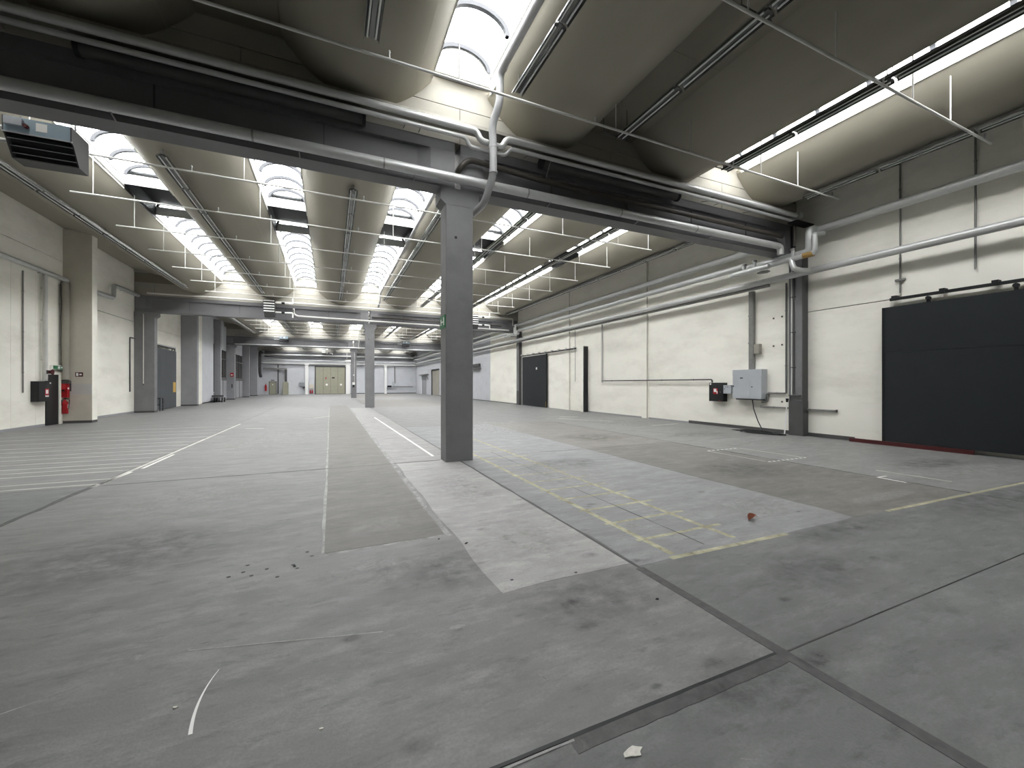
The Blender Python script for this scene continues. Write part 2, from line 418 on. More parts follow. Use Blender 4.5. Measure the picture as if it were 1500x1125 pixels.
for a in [(-.3, .9, 3.2, 4.15), (1.25, 2.4, 3.0, 4.6), (1.25, 2.4, 4.8, 7.5), (8.8, 12.9, 3.0, 4.0), (6.0, 8.4, 3.0, 3.35), (4.2, 5.8, 2.95, 4.2), (-3.2, -.3, 5.5, 8.3), (-.6, .9, 1.40, 1.58), (2.6, 5.0, 5.0, 8.0), (8.8, 12.8, 6.6, 8.2), (-3.2, -.2, 10, 17), (3, 8, 11, 18), (9, 13, 11, 17), (.05, 1.0, 4.5, 5.2)]:
    stain(*a, 'st_l')
for k in range(46):
    x = random.uniform(-2.2, 5.5); y = random.uniform(1.2, 4.5); w = random.uniform(.04, .16)
    stain(x, x + w * 1.8, y, y + w, 'st_d' if k % 3 else 'st_l')
for (x, y) in [(-.77, 4.05), (-.68, 4.10), (-.67, 4.24), (-.50, 4.09), (-.40, 3.89), (-.30, 4.09), (-.26, 4.0), (-.16, 4.23), (-.2, 4.35), (1.35, 3.05), (1.9, 2.95), (1.25, 3.95), (-.6, 4.0)]:
    a = random.uniform(0, 3)
    obj('drill_hole', MB().prism([(x + .016 * math.cos(a + t * PI / 3) * (1 + .4 * math.cos(t)), y + .012 * math.sin(a + t * PI / 3)) for t in range(6)], 'z', 0, .0035), M['black'], floor)

# ================================================================== WALLS
def panel_wall(name, label, core, panels, holder_kind='structure'):
    w = thing(name, label, 'wall', (core[0], (core[2] + core[3]) / 2, 0), kind='structure')
    obj('wall_core', B(*core), M['dgrey'], w)
    for (bx, m) in panels: obj('panel', B(*bx), M[m], w)
    return w
ZT = 8.6
P = []
for (y0, y1) in [(-13, -6), (-6, 1.0), (8.4, 14.76), (14.76, 21.5), (21.5, 28.9), (28.9, 35.3), (35.3, 43.1), (43.1, 50.1), (50.1, 57.1), (57.1, 64.1), (64.1, FARY)]:
    P.append(((XR, XR + .05, y0 + .006, y1 - .006, 0, ZT), 'cream' if y1 < 36 else 'white'))
P.append(((XR, XR + .05, 1.012, 8.388, 0, 3.81), 'cream'))
for (y0, y1) in [(1.0, 5.58), (5.58, 8.4)]:
    P.append(((XR, XR + .05, y0 + .008, y1 - .008, 3.835, ZT), 'cream'))
wr = panel_wall('wall_right', 'long cream concrete wall with seams on the right, white at its far end', (XR + .05, XR + .35, -13.2, FARY + .3, -.2, ZT), P)
P = [((XL - .05, XL, -13, 17.0, 0, ZT), 'cream')]
yy = [17.0, 18.33, 19.62, 20.9, 22.2, 22.9]
for a, b in zip(yy, yy[1:]):
    P.append(((XL - .05, XL, a + .005, b - .005, 0, 5.86), 'cream'))
P.append(((XL - .05, XL, 17.0, 22.9, 5.88, 6.55), 'cream')); P.append(((XL - .05, XL, 17.0, 22.9, 6.57, ZT), 'cream'))
P += [((XL - .05, XL, 22.91, 29.6, 0, 5.03), 'cream'), ((XL - .05, XL, 22.91, 29.6, 5.06, ZT), 'cream')]
P += [((XL - .05, XL, 29.62, 40.0, 0, 5.0), 'cream'), ((XL - .05, XL, 29.62, 40.0, 5.02, ZT), 'cream')]
for a, b in [(40.0, 43.9), (43.9, 50.9), (50.9, 57.9), (57.9, 64.9), (64.9, FARY)]:
    P.append(((XL - .05, XL, a + .006, b - .006, 0, ZT), 'white'))
wl = panel_wall('wall_left', 'cream panelled concrete wall on the left, white at its far end', (XL - .35, XL - .05, -13.2, FARY + .3, -.2, ZT), P)
wb = panel_wall('wall_back', 'plain cream wall behind the viewer closing the hall', (XL - .3, XR + .3, -13.5, -13.05, -.2, ZT), [((XL, XR, -13.05, -13.0, 0, ZT), 'cream')])
P = [((XL, XR, FARY, FARY + .05, 4.62, ZT), 'white')]
for a, b in [(XL, -3.62), (-3.62, -2.2), (2.25, 8.35), (8.35, XR)]:
    P.append(((a + .01, b - .01, FARY, FARY + .05, 0, 4.60), 'white'))
P.append(((-2.19, 2.24, FARY, FARY + .05, 4.42, 4.60), 'white'))
wf = panel_wall('wall_far', 'white end wall with a green gate at the far end of the hall', (XL - .3, XR + .3, FARY + .05, FARY + .4, -.2, ZT), P)

# gable walls above the cross beams
for b, y in enumerate(BEAM):
    nm = ['nearest', 'second', 'farthest'][b]
    w = thing('wall_gable_%d' % (b + 1), 'cream panelled upstand above the %s cross beam, below the roof shells' % nm, 'wall', (1.8, y, 6.56), kind='structure')
    obj('wall_core', B(XL, XR, y + .02, y + .40, 6.56, 8.4), M['rpanel'], w)
    for k in range(-1, 7):
        for h_ in (0, 1):
            c0 = SHC[0] + 3.83 * k if k >= 0 else SHC[0] - 3.83
            x0 = c0 + 1.915 * h_; x1 = x0 + 1.915
            x0, x1 = max(x0, XL), min(x1, XR)
            if x1 - x0 < .3: continue
            for (ya, yb) in ((y - .01, y + .02), (y + .40, y + .43)):
                obj('panel', B(x0 + .006, x1 - .006, ya, yb, 6.56, 7.27), M['gable'], w)
    for g in GAP:
        for (ya, yb) in ((y - .01, y + .02), (y + .40, y + .43)):
            obj('panel', B(g - 1.2, g + 1.2, ya, yb, 7.285, 7.80), M['gable'], w)
    obj('cap_strip', B(XL, XR, y - .035, y + .02, 7.81, 8.05), M['gable'], w)

# ================================================================== CEILING: shells, flat panels
ceil = thing('ceiling', 'cream downward-bulging roof shells running the length of the hall', 'ceiling', (1.8, 0, ZB), kind='structure')
def shell_mesh(L):
    mb = MB(); n = 26; lo = []; up = []
    for i in range(n + 1):
        t = -1 + 2 * i / n
        z = ZB + (ZE - ZB) * abs(t) ** 2.15
        lo.append((t * HW, z)); up.append((t * HW, z + .09))
    vs = [(x, 0, z) for x, z in lo] + [(x, L, z) for x, z in lo]
    mb.add(vs, [(i, n + 1 + i, n + 2 + i, i + 1) for i in range(n)], True)
    vs = [(x, 0, z) for x, z in up] + [(x, L, z) for x, z in up]
    mb.add(vs, [(i, i + 1, n + 2 + i, n + 1 + i) for i in range(n)], True)
    for i in (0, n):
        a, b_ = lo[i], up[i]
        mb.add([(a[0], 0, a[1]), (a[0], L, a[1]), (b_[0], L, b_[1]), (b_[0], 0, b_[1])], [(0, 1, 2, 3)])
    return mb
for b, (y0, y1) in enumerate(BAYS):
    me = shell_mesh(y1 - y0 - (0.0 if b else 0.0)).mesh('roof_shell'); me.materials.append(M['shell'])
    for c in SHC: link('roof_shell', me, ceil, (c, y0, 0))
    # thin cover strip along the shells, with screws
    for c in SHC:
        for sgn in (1,):
            if c == SHC[-1]: continue
            x = c + sgn * .93; t = .93 / HW; z = ZB + (ZE - ZB) * t ** 2.15
            obj('cover_strip', MB().prism([(x - .012, z - .012), (x + .012, z - .012 + .024 * .9 * sgn), (x + .012, z + .02), (x - .012, z + .02)], 'y', y0 + .05, y1 - .05), M['shell'], ceil)
    # edge soffits at the side walls
    obj('roof_panel', MB().prism([(XL - .02, 7.95), (SHC[0] - HW, ZE), (SHC[0] - HW, ZE + .09), (XL - .02, 8.05)], 'y', y0, y1), M['shell'], ceil)
    obj('roof_panel', B(SHC[-1] + HW, XR + .05, y0, y1, ZE - .01, ZE + .09), M['rpanel'], ceil)
    if b == 0:
        for g in range(5):
            ye = y1 if g in (0, 1, 3) else -3.6
            n = 8 if g in (0, 1, 3) else 4
            for k in range(n):
                a = y0 + (ye - y0) * k / n; c = y0 + (ye - y0) * (k + 1) / n
                obj('roof_panel', B(GAP[g] - .61, GAP[g] + .61, a + .004, c - .004, ZE - .02, ZE + .06), M['rpanel'], ceil)
# closed recesses between the skylight strips, their unlit dark painted black
closed = [(2, -3.6, -1.2), (4, -3.6, -1.2)]
for b in (1, 2, 3):
    for g in range(5): closed.append((g, 16.4 + 21 * (b - 1), 18.9 + 21 * (b - 1)))
for i, (g, a, c) in enumerate(closed):
    if a < 8:
        lab = 'closed roof recess with painted shade between skylights in the bay overhead, beside the %s gap' % ['', '', 'middle', '', 'right-hand'][g]
        if a < -50: lab = 'closing plate with painted shade at the rear end of the %s skylight strip' % ['', '', 'middle', '', 'right-hand'][g]
    else:
        lab = 'roof recess with painted shade in the %s skylight strip from the left, %s bay' % (['first', 'second', 'third', 'fourth', 'fifth'][g], ['second', 'third', 'farthest'][int((a - 8) / 21)])
    t = thing('roof_recess', lab, 'roof recess', (GAP[g], (a + c) / 2, ZK), 'roof recesses between skylights')
    obj('recess_cover', B(GAP[g] - .62, GAP[g] + .62, a, c, ZK + .12, ZK + .18), M['black'], t)
    for s_ in (-1, 1):
        obj('recess_side', B(GAP[g] + s_ * .605, GAP[g] + s_ * .64, a, c, ZE - .02, ZK + .15), M['black'], t)
# ================================================================== SKYLIGHTS
RISE = 0.42
def arc(n=10, r=0.0):
    pts = []
    for i in range(n + 1):
        a = PI * i / n
        pts.append((-(.61 + r) * math.cos(a), (RISE + r) * math.sin(a)))
    return pts
def rib_mesh():
    mb = MB(); A = arc(16, -.004); I = arc(16, -.085)
    for k in range(16):
        (a, b), (c, d), (e, f), (g_, h_) = A[k], A[k + 1], I[k + 1], I[k]
        mb.add([(a, -.042, b), (c, -.042, d), (e, -.042, f), (g_, -.042, h_), (a, .042, b), (c, .042, d), (e, .042, f), (g_, .042, h_)],
               [(0, 1, 2, 3), (7, 6, 5, 4), (3, 2, 6, 7), (1, 0, 4, 5)])
    return mb.mesh('rib')
ribme = rib_mesh(); ribme.materials.append(M['rib'])
panes = {}
ORD = ['first', 'second', 'third', 'fourth', 'fifth']
for wi, (g, y0, y1) in enumerate(SKY):
    L = y1 - y0; n = max(2, round(L / 1.03)); d = L / n
    if y0 < 8:
        lab = 'arched skylight above the %s gap overhead, %s' % ({2: 'middle', 4: 'right-hand'}[g], 'ending at the nearest beam' if y0 > -2 else 'farther back behind the viewer')
    else:
        bi = int((y0 - 8) / 21)
        lab = 'white arched skylight, %s half of the %s strip from the left, %s bay' % ('near' if (y0 - 8) % 21 < 5 else 'far', ORD[g], ['second', 'third', 'farthest'][bi])
    t = thing('window_%d' % (wi + 1), lab, 'skylight', (GAP[g], (y0 + y1) / 2, ZK), 'roof skylights', 'structure')
    for s_ in (-1, 1):
        obj('kerb_board', B(GAP[g] + s_ * .605, GAP[g] + s_ * .65, y0, y1, ZE - .03, ZK), M['wpipe'], t)
        obj('kerb_rail', B(GAP[g] + s_ * .575, GAP[g] + s_ * .605, y0, y1, ZK - .10, ZK - .03), M['galv'], t)
    for (ya, yb) in ((y0, y0 + .04), (y1 - .04, y1)):
        obj('end_frame', B(GAP[g] - .605, GAP[g] + .605, ya, yb, ZE + .12, ZK + .03), M['wpipe'], t)
        poly = [(GAP[g] + x, ZK + z) for x, z in arc(10)]
        obj('end_pane', MB().prism(poly, 'y', ya + .015, ya + .02), M['pane'], t)
    key = round(d, 4)
    if key not in panes:
        mb = MB(); A = arc(10)
        vs = [(x, 0, z) for x, z in A] + [(x, d, z) for x, z in A]
        mb.add(vs, [(i, i + 1, 12 + i, 11 + i) for i in range(10)], True)
        panes[key] = mb.mesh('pane'); panes[key].materials.append(M['pane'])
    for k in range(n):
        link('pane', panes[key], t, (GAP[g], y0 + d * k, ZK))
    for k in range(n + 1):
        link('rib', ribme, t, (GAP[g], min(max(y0 + d * k, y0 + .03), y1 - .03), ZK))

# ================================================================== PILLARS AND BEAMS
NMB = ['nearest', 'second', 'farthest']
def pillar(y, label):
    t = thing('concrete_pillar', label, 'pillar', (2.44, y + .21, 0), 'free-standing grey pillars')
    obj('shaft', MB().prism([(2.16, y), (2.72, y), (2.73, y + .01), (2.73, y + .42), (2.15, y + .42), (2.15, y + .01)], 'z', 0, 5.34), M['grey'], t)
    obj('capital', MB().prism([(2.15, 5.28), (2.04, 5.37), (2.04, 5.62), (2.86, 5.62), (2.86, 5.37), (2.73, 5.28)], 'y', y - .005, y + .43), M['grey'], t)
    obj('anchor_hole', MB().tube([(2.36, y - .002, 4.62), (2.36, y + .02, 4.62)], .03, 10), M['black'], t)
    return t
p0 = pillar(BEAM[0], 'large square grey concrete pillar standing nearest, in the middle of the hall')
copy_tree(p0, 0, 21, 0, 'second grey concrete pillar, seen left of the nearest pillar')
copy_tree(p0, 0, 42, 0, 'thinnest-looking grey pillar, third and farthest in the row')

def beam(x0, x1, y, label):
    t = thing('concrete_beam', label, 'beam', ((x0 + x1) / 2, y + .2, 5.62), 'grey cross beams')
    obj('bottom_flange', B(x0, x1, y, y + .40, 5.62, 5.83), M['beam'], t)
    obj('web', B(x0 + .6, x1 - .6, y + .09, y + .31, 5.83, 6.36), M['beam'], t)
    obj('top_flange', B(x0, x1, y, y + .40, 6.36, 6.56), M['beam'], t)
    obj('end_block', MB().prism([(x0, y), (x0 + .5, y), (x0 + .75, y + .09), (x0 + .75, y + .31), (x0 + .5, y + .4), (x0, y + .4)], 'z', 5.83, 6.36), M['grey'], t)
    obj('end_block', MB().prism([(x1, y), (x1, y + .4), (x1 - .5, y + .4), (x1 - .75, y + .31), (x1 - .75, y + .09), (x1 - .5, y)], 'z', 5.83, 6.36), M['grey'], t)
    for k in range(1, 5):
        x = x0 + (x1 - x0) * k / 5
        obj('stiffener', B(x - .01, x + .01, y + .07, y + .09, 5.83, 6.36), M['dgrey'], t)
    return t
for b, y in enumerate(BEAM):
    beam(-9.92, 2.34, y, 'dark grey %s cross beam left of the pillar row' % NMB[b])
    beam(2.46, 13.42, y, 'dark grey %s cross beam right of the pillar row' % NMB[b])

# pillars' neighbours along the side walls
def lcol(y, m, label, w=.40, x1=-9.04, z1=5.62, cap=True):
    t = thing('wall_column', label, 'column', ((XL + x1) / 2, y + w / 2, 0), 'columns along the left wall')
    obj('shaft', B(XL, x1, y, y + w, 0.06, z1), M[m], t)
    obj('foot', B(XL, x1 + .006, y - .006, y + w, 0, .10), M['dgrey'], t)
    if cap: obj('capital', MB().prism([(XL, z1 - .3), (x1, z1 - .3), (x1 + .14, z1 - .2), (x1 + .14, z1), (XL, z1)], 'y', y - .01, y + w + .01), M[m], t)
    return t
bc = lcol(22.58, 'beige', 'beige wall column with a grey band beside the fire extinguisher', .42, -9.05, 7.9, False)
obj('painted_band', B(XL, -9.052, 22.574, 22.98, 1.18, 1.62), M['band'], bc)
obj('painted_lit_side', B(-9.05, -9.044, 22.585, 23.0, .1, 7.9), M['cream'], bc)  # lit flank of the column, its brightness painted in as cream
lcol(29.15, 'grey', 'dark grey wall column carrying the left end of the second beam')
lcol(36.9, 'lgrey', 'light grey wall column right of the slate sliding gate', .42, -8.98, 7.4, False)
lcol(44.3, 'lgrey', 'grey wall column in front of the dark strip window', .40, -9.05, 7.4, False)
lcol(50.15, 'lgrey', 'grey wall column between the two glazed doors, with a red call box')
lcol(58.4, 'lgrey', 'grey wall column beyond the second glazed door', .40, -9.05, 7.4, False)
lcol(64.5, 'lgrey', 'grey wall column nearest the far left corner', .40, -9.05, 7.4, False)
lcol(1.2, 'grey', 'grey wall column behind the view on the left wall', .42, -9.05, 7.4, False)
lcol(8.15, 'grey', 'grey wall column carrying the left end of the nearest beam')

def rcol(y, label, conduits):
    t = thing('steel_column', label, 'column', (13.33, y, 0), 'steel columns along the right wall')
    x0 = 13.22
    obj('web', B(x0 + .03, XR, y - .02, y + .34, 0, 5.62), M['grey'], t)
    obj('flange', B(x0, XR, y - .05, y - .02, 0, 5.62), M['dgrey'], t)
    obj('flange', B(x0, XR, y + .34, y + .37, 0, 5.62), M['grey'], t)
    obj('foot_coat', B(x0 - .004, XR, y - .056, y + .376, 0, 1.08), M['dgrey'], t)
    if conduits:
        obj('conduit', MB().tube([(x0 + .01, y + .29, 1.25), (x0 + .01, y + .29, 5.5)], .022, 8), M['wpipe'], t)
        obj('conduit', MB().tube([(x0 + .01, y + .22, 1.30), (x0 + .01, y + .22, 5.5)], .014, 8), M['dgrey'], t)
        for z in (2.1, 3.2, 4.3): obj('clip', B(x0 - .01, x0 + .04, y + .18, y + .33, z, z + .03), M['dgrey'], t)
        obj('bracket', B(x0 - .06, x0 + .02, y + .02, y + .34, 1.22, 1.26), M['dgrey'], t)
    return t
rcol(7.88, 'grey steel column on the right wall beside the grey electrical cabinet', True)
rcol(28.55, 'grey steel column on the right wall behind the far dark sliding gate', False)
rcol(49.6, 'grey steel column on the far white part of the right wall', False)
for (y, l) in ((14.76, 'cream wall pilaster on the right wall left of the conduit drop'), (21.5, 'cream wall pilaster on the right wall between sliding gate and stop post')):
    t = thing('wall_pilaster', l, 'pilaster', (13.45, y, 0), 'cream pilasters on the right wall')
    obj('face', B(13.40, XR, y - .02, y + .38, 0, 7.4), M['cream'], t)
    obj('edge_strip', B(13.385, 13.40, y - .02, y + .02, 0, 7.4), M['gable'], t)

# ================================================================== ROOF LIGHTS
def light_rail(x, z, y0, y1, label, tilt=0.0):
    t = thing('light_rail', label, 'light', (x, (y0 + y1) / 2, z), 'fluorescent light rails')
    obj('trunking', B(x - .03, x + .03, y0, y1, z + .05, z + .11), M['galvd'], t)
    n = max(2, int((y1 - y0) / 1.6)); d = (y1 - y0) / n
    key = ('lr', round(d, 3))
    if key not in panes:
        mb = MB()
        for s_ in (-1, 1):
            mb.prism([(s_ * .03, .05), (s_ * .105, .015), (s_ * .11, -.03), (s_ * .105, -.03), (s_ * .098, .008), (s_ * .03, .035)], 'y', .02, d - .02)
        mb.box(-.03, .03, .02, d - .02, .02, .05)
        panes[key] = mb.mesh('reflector'); panes[key].materials.append(M['refl'])
        mb = MB()
        for s_ in (-1, 1): mb.tube([(s_ * .06, .06, -.005), (s_ * .06, d - .06, -.005)], .014, 8)
        panes[key + ('t',)] = mb.mesh('lamp_tubes'); panes[key + ('t',)].materials.append(M['tube'])
    for k in range(n):
        r_ = link('reflector', panes[key], t, (x, y0 + d * k, z))
        q = link('lamp_tubes', panes[key + ('t',)], t, (x, y0 + d * k, z))
    for k in range(0, n + 1, 2):
        yk = min(max(y0 + d * k, y0 + .1), y1 - .1)
        if x in (5.66, 8.86):
            obj('cross_bar', B(x - .32, x + .32, yk + .2, yk + .23, z + .115, z + .135), M['dgrey'], t)
            for e_ in (-.31, .31): obj('bar_rod', B(x + e_ - .006, x + e_ + .006, yk + .208, yk + .22, z + .12, shell_z(x + e_) + .02), M['dgrey'], t)
        obj('hanger', B(x - .006, x + .006, yk - .006, yk + .006, z + .10, shell_z(x) + .02), M['galvd'], t)
    return t
def shell_z(x):
    for c in SHC:
        if abs(x - c) <= HW: return ZB + (ZE - ZB) * (abs(x - c) / HW) ** 2.15
    return ZE - .02
RAILS = [(-7.0, 6.70), (-3.45, 6.70), (.55, 6.70), (3.24, 7.12), (5.66, 6.86), (8.86, 6.86), (12.05, 6.76)]
RL = ['under the leftmost shell', 'under the second shell', 'under the third shell', 'on the near flank of the fourth shell', 'hung at the gap right of the fourth shell', 'hung beside the fifth skylight strip', 'along the right wall']
RB = ['nearest', 'second', 'third', 'farthest']
for b, (y0, y1) in enumerate(BAYS):
    for (x, z), l in zip(RAILS, RL):
        a, c = (y0 + 3.0, y1 - 2.4) if x < 3 else (y0 + 1.6, y1 - 1.0)
        if b == 0: a, c = -9.5, (6.4 if x < 3 else 7.1)
        light_rail(x, z, a, c, 'fluorescent light rail %s, %s bay' % (l, RB[b]))
# T brackets below the hung rails and lamps
# ================================================================== SPRINKLER LINES
def sprinkler(y, label, x0=-6.2, x1=11.0, z=6.62):
    t = thing('sprinkler_line', label, 'pipe', ((x0 + x1) / 2, y, z), 'thin sprinkler lines across the shells')
    obj('pipe', MB().tube([(x0, y, z), (x1, y, z)], .022, 8), M['wpipe'], t)
    for g in (-5.75, -1.95, 1.95, 5.15, 7.15, 9.45, 10.85):
        if x0 < g < x1: obj('hanger_rod', MB().tube([(g, y, z), (g, y, shell_z(g) + .01)], .012, 6), M['wpipe'], t)
    for c in SHC:
        xx = c + .3
        if x0 - .3 < xx < x1 + .3:
            obj('sprinkler_head', MB().tube([(xx, y, z), (xx, y, z + .10), (xx, y, z + .11), (xx, y, z + .14)], [.014, .014, .022, .010], 8), M['galv'], t)
    return t
s0 = sprinkler(6.55, 'thin sprinkler pipe crossing just in front of the nearest beam', -9.5, 12.6)
copy_tree(s0, 0, -2.8, 0, 'thin sprinkler pipe crossing at the top right corner of the view')
s1 = sprinkler(11.9, 'first thin sprinkler pipe beyond the nearest beam, second bay')
k = 1
NUM = ['first', 'second', 'third', 'fourth', 'fifth', 'sixth', 'seventh', 'eighth']
for b in range(3):
    for k in range(7):
        if b == 0 and k == 0: continue
        copy_tree(s1, 0, 21 * b + 2.5 * k, 0, '%s thin sprinkler pipe counted from the near end, %s bay' % (NUM[k], RB[b + 1]))

# ================================================================== PIPES ALONG THE BEAMS
def pipe(name, pts, r, m, label, cat='pipe', group=None, rad=.16, n=12, clips=None):
    t = thing(name, label, cat, pts[0], group)
    obj('pipe_run', MB().tube(fillet(pts, rad), r, n), M[m], t)
    for (p, q) in (clips or []):
        obj('pipe_clip', MB().tube([p, q], .010, 6), M['galvd'], t)
    return t
y = BEAM[0]
cl = [((x, y - .17, 5.66), (x, y + .02, 5.62)) for x in (-8, -5.5, -3, -.5, 1.5, 4.5, 7, 9.5)]
lp = pipe('insulated_pipe', [(-9.6, y - .17, 5.75), (12.42, y - .17, 5.75), (12.42, y - .17, 5.50)], .092, 'galv', 'thick silver insulated pipe along the bottom of the nearest beam', clips=cl)
for x in (-6.2, -1.2, .9, 3.9, 6.4, 8.9):
    obj('jacket_band', MB().tube([(x, y - .17, 5.75), (x + .03, y - .17, 5.75)], .096, 12), M['galvd'], lp)
U = [(-9.6, 7.72, 6.63), (2.66, 7.72, 6.63), (2.74, 7.72, 6.46), (3.22, 7.78, 6.46), (3.30, 7.72, 6.63), (12.9, 7.72, 6.63)]
up = pipe('insulated_pipe', U, .062, 'galv', 'upper of two silver pipes with a dip, high along the nearest beam', rad=.09,
          clips=[((x, 7.72, 6.58), (x, y, 6.60)) for x in (-7, -4.2, 1.6, 9.8)])
U2 = [(-9.6, 7.80, 6.50), (2.46, 7.80, 6.50), (2.54, 7.84, 6.36), (3.34, 7.84, 6.36), (3.42, 7.80, 6.50), (12.9, 7.80, 6.50)]
pipe('insulated_pipe', U2, .042, 'galv', 'lower and thinner of two silver pipes with a dip along the nearest beam', rad=.08,
     clips=[((x, 7.80, 6.5), (x, y, 6.6)) for x in (-7.3, -4.5, 1.3, 3.9, 9.3, 11)])
t = thing('cable_tray', 'perforated steel cable tray above the silver pipes on the nearest beam', 'cable tray', (1.8, 7.9, 6.72))
obj('tray_base', B(-9.6, 12.95, 7.80, 8.08, 6.735, 6.745), M['tray'], t)
obj('tray_side', B(-9.6, 12.95, 7.795, 7.80, 6.735, 6.80), M['tray'], t)
obj('tray_side', B(-9.6, 12.95, 8.08, 8.085, 6.735, 6.80), M['tray'], t)
for x in (-6.5, -3.5, -.5, 3.6, 6.6, 9.6, 11.6):
    obj('tray_bracket', B(x - .02, x + .02, 7.78, 8.16, 6.70, 6.735), M['galvd'], t)
for (x0, x1, l) in ((-3.33, .53, 'dark capped tube under the cream band left of the pillar'), (4.3, 8.25, 'dark capped tube under the cream band right of the pillar')):
    t = thing('dark_tube', l, 'tube', ((x0 + x1) / 2, 8.02, 6.4))
    obj('tube_body', MB().tube([(x0, 8.02, 6.50), (x1, 8.02, 6.50)], .105, 14), M['dgrey'], t)
    for x in (x0 - .06, x1):
        obj('end_cap', MB().tube([(x, 8.02, 6.50), (x + .06, 8.02, 6.50)], .125, 14), M['black'], t)
    for x in (x0 + .6, x1 - .6):
        obj('strap', B(x - .015, x + .015, 7.91, 8.17, 6.60, 6.63), M['galvd'], t)
pipe('drain_pipe', [(2.40, y + .15, 5.95), (2.40, y - .10, 6.0), (2.60, y - .12, 6.22), (4.3, y - .1, 6.14), (12.6, y - .1, 6.10)], .06, 'dpipe', 'dark brown drain pipe leaving the slot above the pillar', rad=.12,
     clips=[((4.4, y - .1, 6.15), (4.4, 7.84, 6.48))])
rp = pipe('rain_pipe', [(2.94, -4, 7.58), (2.94, 7.2, 7.52), (2.97, 7.26, 7.0), (2.90, 7.50, 6.70), (2.95, 7.56, 6.30), (2.95, 7.56, 5.75), (2.90, 7.95, 5.32), (2.76, 8.30, 5.22)], .075, 'lpipe', 'grey rainwater pipe bending down from the skylight to the nearest pillar', rad=.16)
for (p, q) in (((2.95, 7.0, 7.53), (2.95, 7.10, 7.53)), ((2.95, 7.56, 6.28), (2.95, 7.56, 6.33)), ((2.95, 7.56, 5.78), (2.95, 7.56, 5.81))):
    obj('pipe_collar', MB().tube([p, q], .086, 12), M['lpipe'], rp)
pipe('rain_pipe', [(2.96, 9.0, 7.55), (2.96, 27.6, 7.50), (2.96, 28.0, 7.0), (2.9, 28.4, 6.7)], .055, 'lpipe', 'pale rainwater pipe along the skylight behind the nearest pillar, second bay', rad=.2, clips=[((2.96, v, 7.53), (3.06, v, 7.72)) for v in (10, 14, 20, 25)])
pipe('rain_pipe', [(2.96, 30.0, 7.55), (2.96, 48.5, 7.50), (2.96, 49.0, 6.9), (2.9, 49.5, 5.6)], .055, 'wpipe', 'white rainwater pipe dropping beside the second pillar, third bay', rad=.2, clips=[((2.96, v, 7.53), (3.06, v, 7.72)) for v in (32, 37, 42, 47)])
# second and third beams
y = BEAM[1]
pipe('insulated_pipe', [(-2.1, y - .35, 6.28), (-2.1, y - .2, 6.0), (-1.9, y - .2, 5.86), (12.6, y - .2, 5.74)], .055, 'wpipe', 'white pipe along the bottom of the second beam', rad=.1)
pipe('insulated_pipe', [(-9.3, y - .25, 6.66), (12.3, y - .25, 6.66), (12.9, y - .25, 6.64), (12.9, y - .25, 6.1)], .05, 'wpipe', 'white pipe along the top of the second beam', rad=.1)
pipe('drain_pipe', [(2.55, y - .08, 6.12), (12.0, y - .08, 6.05)], .05, 'dpipe', 'dark thin pipe along the web of the second beam', rad=.1)
y = BEAM[2]
pipe('insulated_pipe', [(-9.0, y - .2, 5.72), (12.9, y - .2, 5.72)], .07, 'galv', 'silver pipe along the bottom of the farthest beam', clips=[((v, y - .2, 5.72), (v, y, 5.72)) for v in (-7, -2, 1, 5, 9, 12)])
pipe('insulated_pipe', [(-9.0, y - .2, 6.62), (12.9, y - .2, 6.62)], .05, 'galvd', 'dull pipe along the top of the farthest beam', clips=[((v, y - .2, 6.62), (v, y, 6.62)) for v in (-7, -2, 1, 5, 9, 12)])

# ================================================================== PIPES ALONG THE RIGHT WALL
XP = 13.08
def wallclips(y0, y1, z, step=3.4):
    out = []; yv = y0 + 1.0
    while yv < y1: out.append(((XP, yv, z + .07), (XR, yv, z + .12))); yv += step
    return out
pipe('insulated_pipe', [(XP, -12.5, 6.13), (XP, 7.35, 6.13), (12.84, 7.42, 6.13), (12.84, 7.42, 5.47), (12.84, 9.45, 5.47), (XP, 9.6, 5.66), (XP, 28.2, 5.66), (XP, 28.5, 5.46), (XP, 30.0, 5.46), (XP, 30.3, 5.66), (XP, 49.2, 5.66), (XP, 49.5, 5.46), (XP, 51.0, 5.46), (XP, 51.3, 5.66), (XP, 70.4, 5.66)], .115, 'galv', 'upper thick silver pipe on the right wall, looping under the nearest beam', rad=.16, clips=wallclips(-2, 7, 6.13) + wallclips(10, 69, 5.66, 6))
pipe('insulated_pipe', [(XP, 8.95, 6.11), (XP, 28.9, 6.11)], .12, 'galv', 'topmost silver pipe on the right wall in the second bay', clips=wallclips(9.5, 28, 6.11, 5))
pipe('insulated_pipe', [(XP, 29.9, 6.11), (XP, 49.9, 6.11)], .11, 'galv', 'topmost silver pipe on the right wall in the third bay', clips=wallclips(30, 49, 6.11, 6))
pipe('insulated_pipe', [(XP, 50.9, 6.11), (XP, 70.4, 6.11)], .11, 'galv', 'topmost silver pipe on the right wall in the farthest bay', clips=wallclips(51, 69, 6.11, 6))
pipe('insulated_pipe', [(XP, -12.5, 4.97), (XP, 70.6, 4.97)], .10, 'galv', 'long lower silver pipe running the whole right wall', clips=wallclips(-4, 69, 4.97, 2.6))
pipe('insulated_pipe', [(13.24, 8.9, 4.86), (13.24, 70.6, 4.84)], .06, 'galvd', 'thin pipe just behind and below the long lower pipe, right wall')
t = thing('pipe_manifold', 'silver pipe manifold with valves where the nearest beam meets the right wall', 'pipe manifold', (12.8, 8.4, 5.3))
obj('header', MB().tube(fillet([(12.60, 7.15, 5.85), (12.60, 7.15, 5.33), (12.60, 9.75, 5.33), (12.75, 9.9, 5.33)], .14), .075, 12), M['galv'], t)
